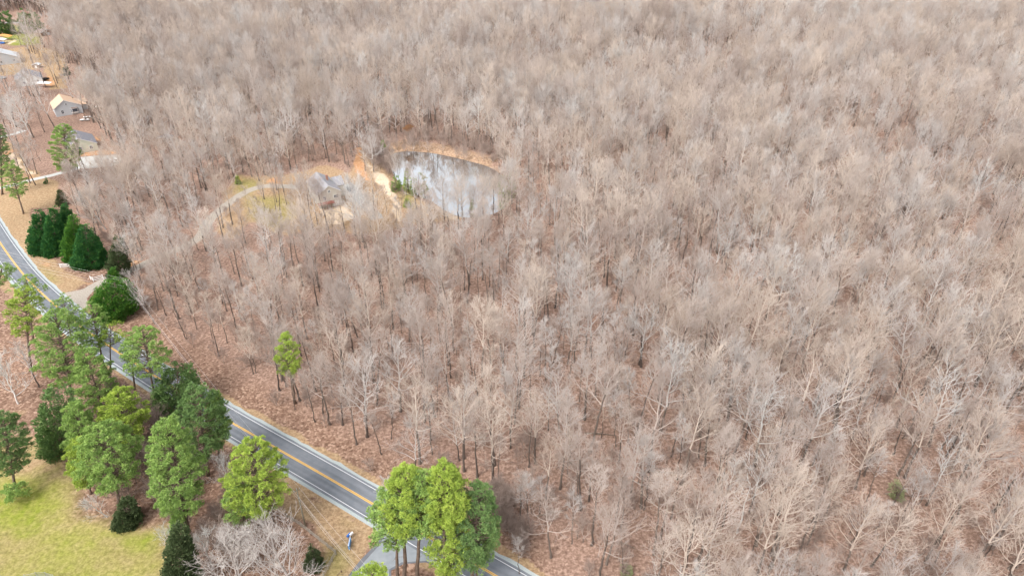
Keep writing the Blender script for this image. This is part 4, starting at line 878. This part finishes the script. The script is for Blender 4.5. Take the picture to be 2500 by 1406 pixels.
b = MB(); b.box(0, L_, -.14, .14, .35, 1.45); b.build('board', M['sign_blue'], o); b = MB(); b.box(-.03, L_ + .03, -.04, .04, 1.453, 1.5); b.build('frame', M['white_paint'], o)
for x in (.1, L_ - .1):
    b = MB(); b.box(x - .05, x + .05, -.05, .05, -.1, .347); b.build('post', M['white_paint'], o)
# culvert stones at drive mouth
b = MB(); r_ = random.Random(4)
for k in range(14):
    q = G(900 + r_.random() * 17, 1319 + r_.random() * 5); s_ = r_.uniform(.15, .35)
    b.add([(q[0] + s_ * math.cos(a) * (1 if j else .7), q[1] + s_ * math.sin(a) * (1 if j else .7), j and .0 or s_ * .8) for j in (1, 0) for a in np.linspace(0, 5.2, 6)], [[0, 1, 7, 6], [1, 2, 8, 7], [2, 3, 9, 8], [3, 4, 10, 9], [4, 5, 11, 10], [5, 0, 6, 11], [6, 7, 8, 9, 10, 11]])
tag(b.build('rubble', M['brick']), 'scatter of reddish stones at the mouth of the side drive', 'stones', kind='stuff')

# ------------------------------------------------------------------ houses
def house(name, label, front_px, W, L, eave, ridge, yaw, wall, roof, windows=(), doors=(), cat='house', wing=None, over=.35, chimney=None, bay=None, deck=None, base=None, split=.5):
    """front gable centre at front_px; ridge runs back along local +y"""
    p = G(*front_px); o = empty(name, p, yaw, label, cat); w = W / 2; px_ = -w + W * split
    b = MB(); sl = (ridge - eave)
    b.add([(-w, 0, 0), (w, 0, 0), (w, 0, eave), (px_, 0, ridge), (-w, 0, eave)] + [(-w, L, 0), (w, L, 0), (w, L, eave), (px_, L, ridge), (-w, L, eave)],
          [(0, 1, 2, 3, 4), (9, 8, 7, 6, 5), (0, 4, 9, 5), (1, 6, 7, 2)]); b.build('wall', M[wall], o)
    b = MB(); t = .18
    def slope(xe, sgn):
        k = (ridge - eave) / abs(px_ - xe); xo = xe + sgn * over; zo = eave - over * k
        A = [(px_, -over, ridge), (px_, L + over, ridge), (xo, L + over, zo), (xo, -over, zo)]
        vs = [(x, y, z + .02) for x, y, z in A] + [(x, y, z + t + .02) for x, y, z in A]
        f = [(0, 3, 2, 1), (4, 5, 6, 7), (0, 4, 7, 3), (3, 7, 6, 2), (2, 6, 5, 1), (1, 5, 4, 0)]
        if sgn > 0: f = [q[::-1] for q in f]
        b.add(vs, f)
    slope(-w, -1); slope(w, 1); rf = b.build('roof', M[roof], o)
    b = MB()
    for xe, sg in ((-w, -1), (w, 1)):    # white gable trim
        k = (ridge - eave) / abs(px_ - xe); b.bar((px_, -over - .03, ridge - .0), (xe + sg * over, -over - .03, eave - over * k), .05, .22)
    b.build('gable_trim', M['white_paint'], o)
    def window(face, a, z, ww, hh):
        e = MB(); g = MB(); m = MB()
        if face == 'front': B = lambda c, x0, x1, z0, z1, d0, d1: c.box(x0, x1, -d1, -d0, z0, z1)
        elif face == 'left': B = lambda c, x0, x1, z0, z1, d0, d1: c.box(-w - d1, -w - d0, x0, x1, z0, z1)
        else: B = lambda c, x0, x1, z0, z1, d0, d1: c.box(w + d0, w + d1, x0, x1, z0, z1)
        B(e, a - ww / 2 - .12, a + ww / 2 + .12, z + hh, z + hh + .12, .003, .09); B(e, a - ww / 2 - .12, a + ww / 2 + .12, z - .12, z, .003, .11)
        B(e, a - ww / 2 - .12, a - ww / 2, z, z + hh, .003, .085); B(e, a + ww / 2, a + ww / 2 + .12, z, z + hh, .003, .085); B(e, a - .03, a + .03, z, z + hh, .032, .07); B(e, a - ww / 2, a - .033, z + hh / 2 - .03, z + hh / 2 + .03, .032, .066); B(e, a + .033, a + ww / 2, z + hh / 2 - .03, z + hh / 2 + .03, .032, .066)
        fr = e.build('window', M['white_paint'], o); B(g, a - ww / 2, a + ww / 2, z, z + hh, .004, .028); g.build('pane', M['glass'], fr)
    for wd in windows: window(*wd)
    for (face, a, z, ww, hh) in doors:
        d_ = MB()
        if face == 'front': d_.box(a - ww / 2, a + ww / 2, -.06, -.003, z, z + hh)
        else: d_.box(-w - .06, -w - .003, a - ww / 2, a + ww / 2, z, z + hh)
        dd = d_.build('door', M['white_paint'], o); h_ = MB()
        if face == 'front': h_.tube([(a + ww * .35, -.12, z + 1), (a + ww * .35, -.062, z + 1)], .04, 6)
        else: h_.tube([(-w - .12, a + ww * .35, z + 1), (-w - .062, a + ww * .35, z + 1)], .04, 6)
        h_.build('handle', M['metal'], dd)
    if chimney:
        x, y = chimney; c_ = MB(); zt = ridge + .8; zb = eave + (ridge - eave) * (1 - abs(x - px_) / w) - .6; c_.box(x - .4, x + .4, y - .4, y + .4, zb, zt); c_.box(x - .47, x + .47, y - .47, y + .47, zt + .002, zt + .15); c_.build('chimney', M['brick'], rf)
    if bay:
        x, ww, z0, z1 = bay; c_ = MB(); pr = [(x - ww / 2, -.003), (x - ww / 2 + .5, -.8), (x + ww / 2 - .5, -.8), (x + ww / 2, -.003)]
        c_.add([(a_, b_, z0) for a_, b_ in pr] + [(a_, b_, z1) for a_, b_ in pr], [(0, 1, 5, 4), (1, 2, 6, 5), (2, 3, 7, 6), (3, 2, 1, 0), (4, 5, 6, 7)]); by = c_.build('bay_window', M['white_paint'], o)
        c_ = MB(); g = .25
        for i in range(3):
            a_, b_ = np.array(pr[i]), np.array(pr[i + 1]); dv = (b_ - a_) / np.linalg.norm(b_ - a_); nv = np.array([dv[1], -dv[0]]) * .02; s1, s2 = a_ + dv * g * .5 + nv, b_ - dv * g * .5 + nv
            c_.add([(*s1, z0 + .5), (*s2, z0 + .5), (*s2, z1 - .2), (*s1, z1 - .2)], [(0, 1, 2, 3)])
        c_.build('pane', M['glass'], by); c_ = MB(); c_.add([(a_ * 1.0, b_ * 1.15 - .02, z1 + .01) for a_, b_ in pr] + [(x - ww / 2 + .6, -.005, z1 + .6), (x + ww / 2 - .6, -.005, z1 + .6)], [(0, 1, 4), (1, 2, 5, 4), (2, 3, 5), (3, 2, 1, 0)]); c_.build('bay_roof', M['roof_brown'], by)
    if deck:
        x0, x1, dy, z = deck; c_ = MB(); c_.box(x0, x1, -dy, -.01, z - .2, z)
        for i in range(int((x1 - x0) / 1.5) + 1):
            xx = x0 + .06 + i * ((x1 - x0 - .12) / int((x1 - x0) / 1.5)); c_.box(xx - .05, xx + .05, -dy - .055, -dy - .003, z - .2, z + 1); c_.box(xx - .07, xx + .07, -dy + .1, -dy + .24, 0, z - .203)
        c_.box(x0, x1, -dy - .05, -dy + .05, z + 1.003, z + 1.08); c_.box(x0, x1, -dy - .03, -dy + .02, z + .45, z + .55); c_.build('deck', M['deck_red'], o)
    if wing:
        x0, x1, y0, y1, e2, r2, kind = wing; c_ = MB(); ym = (y0 + y1) / 2      # wing ridge runs along x
        c_.add([(x0, y0, 0), (x1, y0, 0), (x1, y1, 0), (x0, y1, 0), (x0, y0, e2), (x1, y0, e2), (x1, y1, e2), (x0, y1, e2), (x0, ym, r2), (x1, ym, r2)],
               [(0, 1, 5, 4), (1, 2, 6, 9, 5), (2, 3, 7, 6), (3, 0, 4, 8, 7)]); wg = c_.build('wing', M[wall], o)
        c_ = MB(); k = (r2 - e2) / (ym - y0)
        for ye, sg in ((y0, -1), (y1, 1)):
            A = [(x0, ym, r2 + .03), (x1 + over, ym, r2 + .03), (x1 + over, ye + sg * over, e2 - over * k + .03), (x0, ye + sg * over, e2 - over * k + .03)]
            vs = A + [(a_, b_, c2 + .16) for a_, b_, c2 in A]; f = [(0, 3, 2, 1), (4, 5, 6, 7), (0, 4, 7, 3), (3, 7, 6, 2), (2, 6, 5, 1), (1, 5, 4, 0)]; c_.add(vs, f)
        c_.build('wing_roof', M[roof], wg)
    return o
house('house', 'grey roofed two storey tan house with a red deck beside the pond path', (809, 505), 9.2, 16, 6.3, 9.3, R(30), 'wall_tan', 'roof_grey',
      windows=[('front', -2.2, 3.4, 1.0, 1.5), ('front', 2.6, 3.6, 1.9, 1.2), ('front', 0, 6.3, .9, .9), ('left', 4, 3.4, 1.1, 1.4), ('left', 8, 3.4, 1.1, 1.4), ('left', 12, 3.4, 1.1, 1.4), ('left', 6, .9, 1.1, 1.2)], doors=[('front', 2.2, .05, 2.6, 2.2)],
      deck=(-5.5, 1.2, 2.6, 2.7), wing=(4.6, 8.5, 8, 15, 5.2, 7.6, 0), chimney=(2.2, 9))
house('house', 'pale green house with a dark grey roof behind the solitary pine', (207, 373), 12.4, 15, 3.6, 7.4, R(36), 'wall_green', 'roof_dark',
      windows=[('front', -1.2, 1.3, 1.3, 1.6), ('front', 3.4, 1.3, 1.3, 1.5), ('left', 4, 1.2, 1.2, 1.4), ('left', 9, 1.2, 1.2, 1.4)], doors=[('left', 6.5, .05, 1, 2.1)], split=.42)
house('house', 'grey house with a tan orange roof and a white bay window', (172, 281), 13.2, 14, 4.6, 8.4, R(37), 'wall_grey', 'roof_tan',
      windows=[('front', -3.2, 1.3, 1.2, 1.8), ('left', 4, 1.4, 1.2, 1.5), ('left', 9, 1.4, 1.2, 1.5), ('front', -.4, 5.6, .9, .9)], bay=(2.8, 3.8, .9, 3.4), split=.42, wing=(6.6, 10, 6, 12, 3.2, 5.4, 0))
house('house', 'white house with a grey roof in the upper left', (76, 209), 14.5, 15, 3.6, 7.6, R(34), 'wall_white', 'roof_grey',
      windows=[('front', 4.4, 1.5, .9, 1.3), ('front', -3, 1.4, 1.2, 1.3), ('left', 5, 1.4, 1.2, 1.3)], doors=[('left', 9, .05, 1, 2.1)], chimney=(0, 8), split=.45)
house('house', 'pale grey house cut by the left edge of the picture', (18, 158), 17, 16, 3.8, 8.4, R(36), 'wall_grey', 'roof_pale',
      windows=[('front', 4.6, 1.5, 1.2, 1.3), ('front', -3, 1.4, 1.2, 1.3)], split=.4)
house('shed', 'small white shed with a grey roof beside the tan yard', (219, 212), 5.2, 7, 3.0, 4.9, R(28), 'wall_white', 'roof_pale', windows=[('left', 3, 1.2, .9, .9)], doors=[('front', 0, .03, 1.6, 2.1)], cat='shed')
house('shed', 'brown shed with a dark roof behind the far lawn', (116, 87), 10, 8, 2.8, 4.6, R(70), 'wall_brown', 'roof_brown', windows=[('front', -2.5, 1.1, 1, 1)], doors=[('front', 1.5, .03, 2.2, 2.1)], cat='shed')
house('shed', 'low dark weathered shed standing in the wood right of the houses', (402, 347), 6.5, 3.6, 2.0, 2.7, R(0), 'wall_brown', 'roof_dark', doors=[('front', 1.6, .03, 1.4, 1.8)], cat='shed')
def carport(name, label, px_, W, L, h, yaw, roofm, cat, arch=.4):
    p = G(*px_); o = empty(name, p, yaw, label, cat); b = MB(); n = 8; vs = []; 
    for y in (-L / 2, L / 2):
        for t_ in (0, .08):
            vs += [(-W / 2 + W * k / n, y, h + arch * math.sin(math.pi * k / n) + t_) for k in range(n + 1)]
    m = n + 1; f = []
    for k in range(n): f += [(m + k, m + k + 1, 3 * m + k + 1, 3 * m + k), (k, 2 * m + k, 2 * m + k + 1, k + 1), (k, k + 1, m + k + 1, m + k), (2 * m + k, 3 * m + k, 3 * m + k + 1, 2 * m + k + 1)]
    f += [(0, m, 3 * m, 2 * m), (n, 2 * m + n, 3 * m + n, m + n)]
    b.add(vs, f); b.build('canopy', M[roofm], o)
    for x in (-W / 2 + .1, W / 2 - .1):
        for y in (-L / 2 + .2, L / 2 - .2):
            b = MB(); b.tube([(x, y, -.1), (x, y, h - .003)], .06, 6); b.build('leg', M['metal'], o)
    return o
carport('carport', 'long white flat carport roof in front of the white house', (104, 214), 11.5, 4.2, 2.6, R(4), 'white_paint', 'carport')
carport('canopy', 'orange canopy roof on the far green lawn', (8, 98), 13, 6, 2.6, R(0), 'tarp_orange', 'canopy', 1.2)
carport('canopy', 'white canopy roof beside the orange one at the left edge', (2, 106), 9, 5, 2.6, R(0), 'white_paint', 'canopy', .8)
house('shed', 'tiny white topped outbuilding behind the white house', (89, 167), 4.4, 3, 2.2, 3.0, R(5), 'wall_brown', 'roof_pale', doors=[('front', 0, .03, 1.2, 1.8)], cat='shed')
def car(label, px_, yaw, m, L=4.6, W=1.8, H=1.45, van=False, cat='car'):
    p = G(*px_); o = empty('parked_' + ('van' if van else 'car'), p, yaw, label, cat); b = MB()
    prof = [(-.5, .3), (-.5, .62), (-.46, .78), (-.36, .82), (-.24, 1), (.2, 1), (.34, .8), (.46, .7), (.5, .55), (.5, .3)] if not van else [(-.5, .25), (-.5, .95), (-.46, 1), (.3, 1), (.4, .72), (.5, .6), (.5, .25)]
    for i, s in enumerate((-1, 1)): b.v += [(x * L, s * W / 2 * (1 if z < .8 else .84), z * H) for x, z in prof]
    n = len(prof); b.f += [list(range(n)), [n + k for k in range(n)][::-1]] + [[k, n + k, n + (k + 1) % n, (k + 1) % n] for k in range(n)]; b.m = [0] * len(b.f); b.build('body', m, o)
    for s in (-1, 1):
        b = MB(); b.box(-.26 * L if not van else .05 * L, .2 * L if not van else .3 * L, s * W * .432 - .01, s * W * .432 + .01, .70 * H, .92 * H) if not van else b.box(.12 * L, .28 * L, s * (W / 2 + .004) - .004, s * (W / 2 + .004) + .004, .65 * H, .9 * H); b.build('window', M['glass'], o)
    for x in (-.32, .32):
        for s in (-1, 1):
            b = MB(); b.tube([(x * L, s * (W / 2 - .2), .33), (x * L, s * (W / 2 + .02), .33)], .33, 14); wh = b.build('wheel', M['black'], o); b = MB(); b.tube([(x * L, s * (W / 2 + .022), .33), (x * L, s * (W / 2 + .04), .33)], .18, 10); b.build('rim', M['metal'], wh)
    return o
car('blue car parked at the left edge under the white canopy', (4, 108), R(10), M['blue'])
car('white van parked on the concrete pad of the pale green house', (282, 397), R(15), M['white_paint'], 4.6, 1.9, 1.9, True, 'van')
car('dark car parked between the white house and the yard', (112, 196), R(80), M['black'])
car('grey car at the left edge below the grey house', (6, 193), R(12), M['metal'])
def boat(label, px_, yaw, L=5.5):
    p = G(*px_); o = empty('boat', p, yaw, label, 'boat', 'small boats stored under the trees'); b = MB(); st = [(-.5, .7, .9), (-.2, 1, .95), (.15, .95, 1), (.38, .55, 1.1), (.5, .05, 1.2)]; vs = []
    for x, w, h in st: vs += [(x * L, -w * .9, h), (x * L, -w * .45, .45), (x * L, w * .45, .45), (x * L, w * .9, h), (x * L * .97, w * .7, h - .02), (x * L * .97, w * .35, .62), (x * L * .97, -w * .35, .62), (x * L * .97, -w * .7, h - .02)]
    f = [[i * 8 + k, i * 8 + (k + 1) % 8, (i + 1) * 8 + (k + 1) % 8, (i + 1) * 8 + k] for i in range(4) for k in range(8)] + [[0, 7, 6, 5, 4, 3, 2, 1], [32 + k for k in range(8)]]
    b.add(vs, f); b.build('hull', M['white_paint'], o); b = MB(); b.box(-.1 * L, .0 * L, -.6, .6, .75, .85); b.build('seat', M['wood_brown'], o)
    for x in (-.3, .2):
        b = MB(); b.box(x * L - .08, x * L + .08, -.6, .6, 0, .447); b.build('cradle', M['wood_brown'], o)
    return o
boat('white boat stored in the wood right of the bay window house', (242, 264), R(10), 5); boat('upper white boat in the pair below the bay window house', (217, 289), R(15)); boat('lower white boat in the pair below the bay window house', (208, 296), R(5))
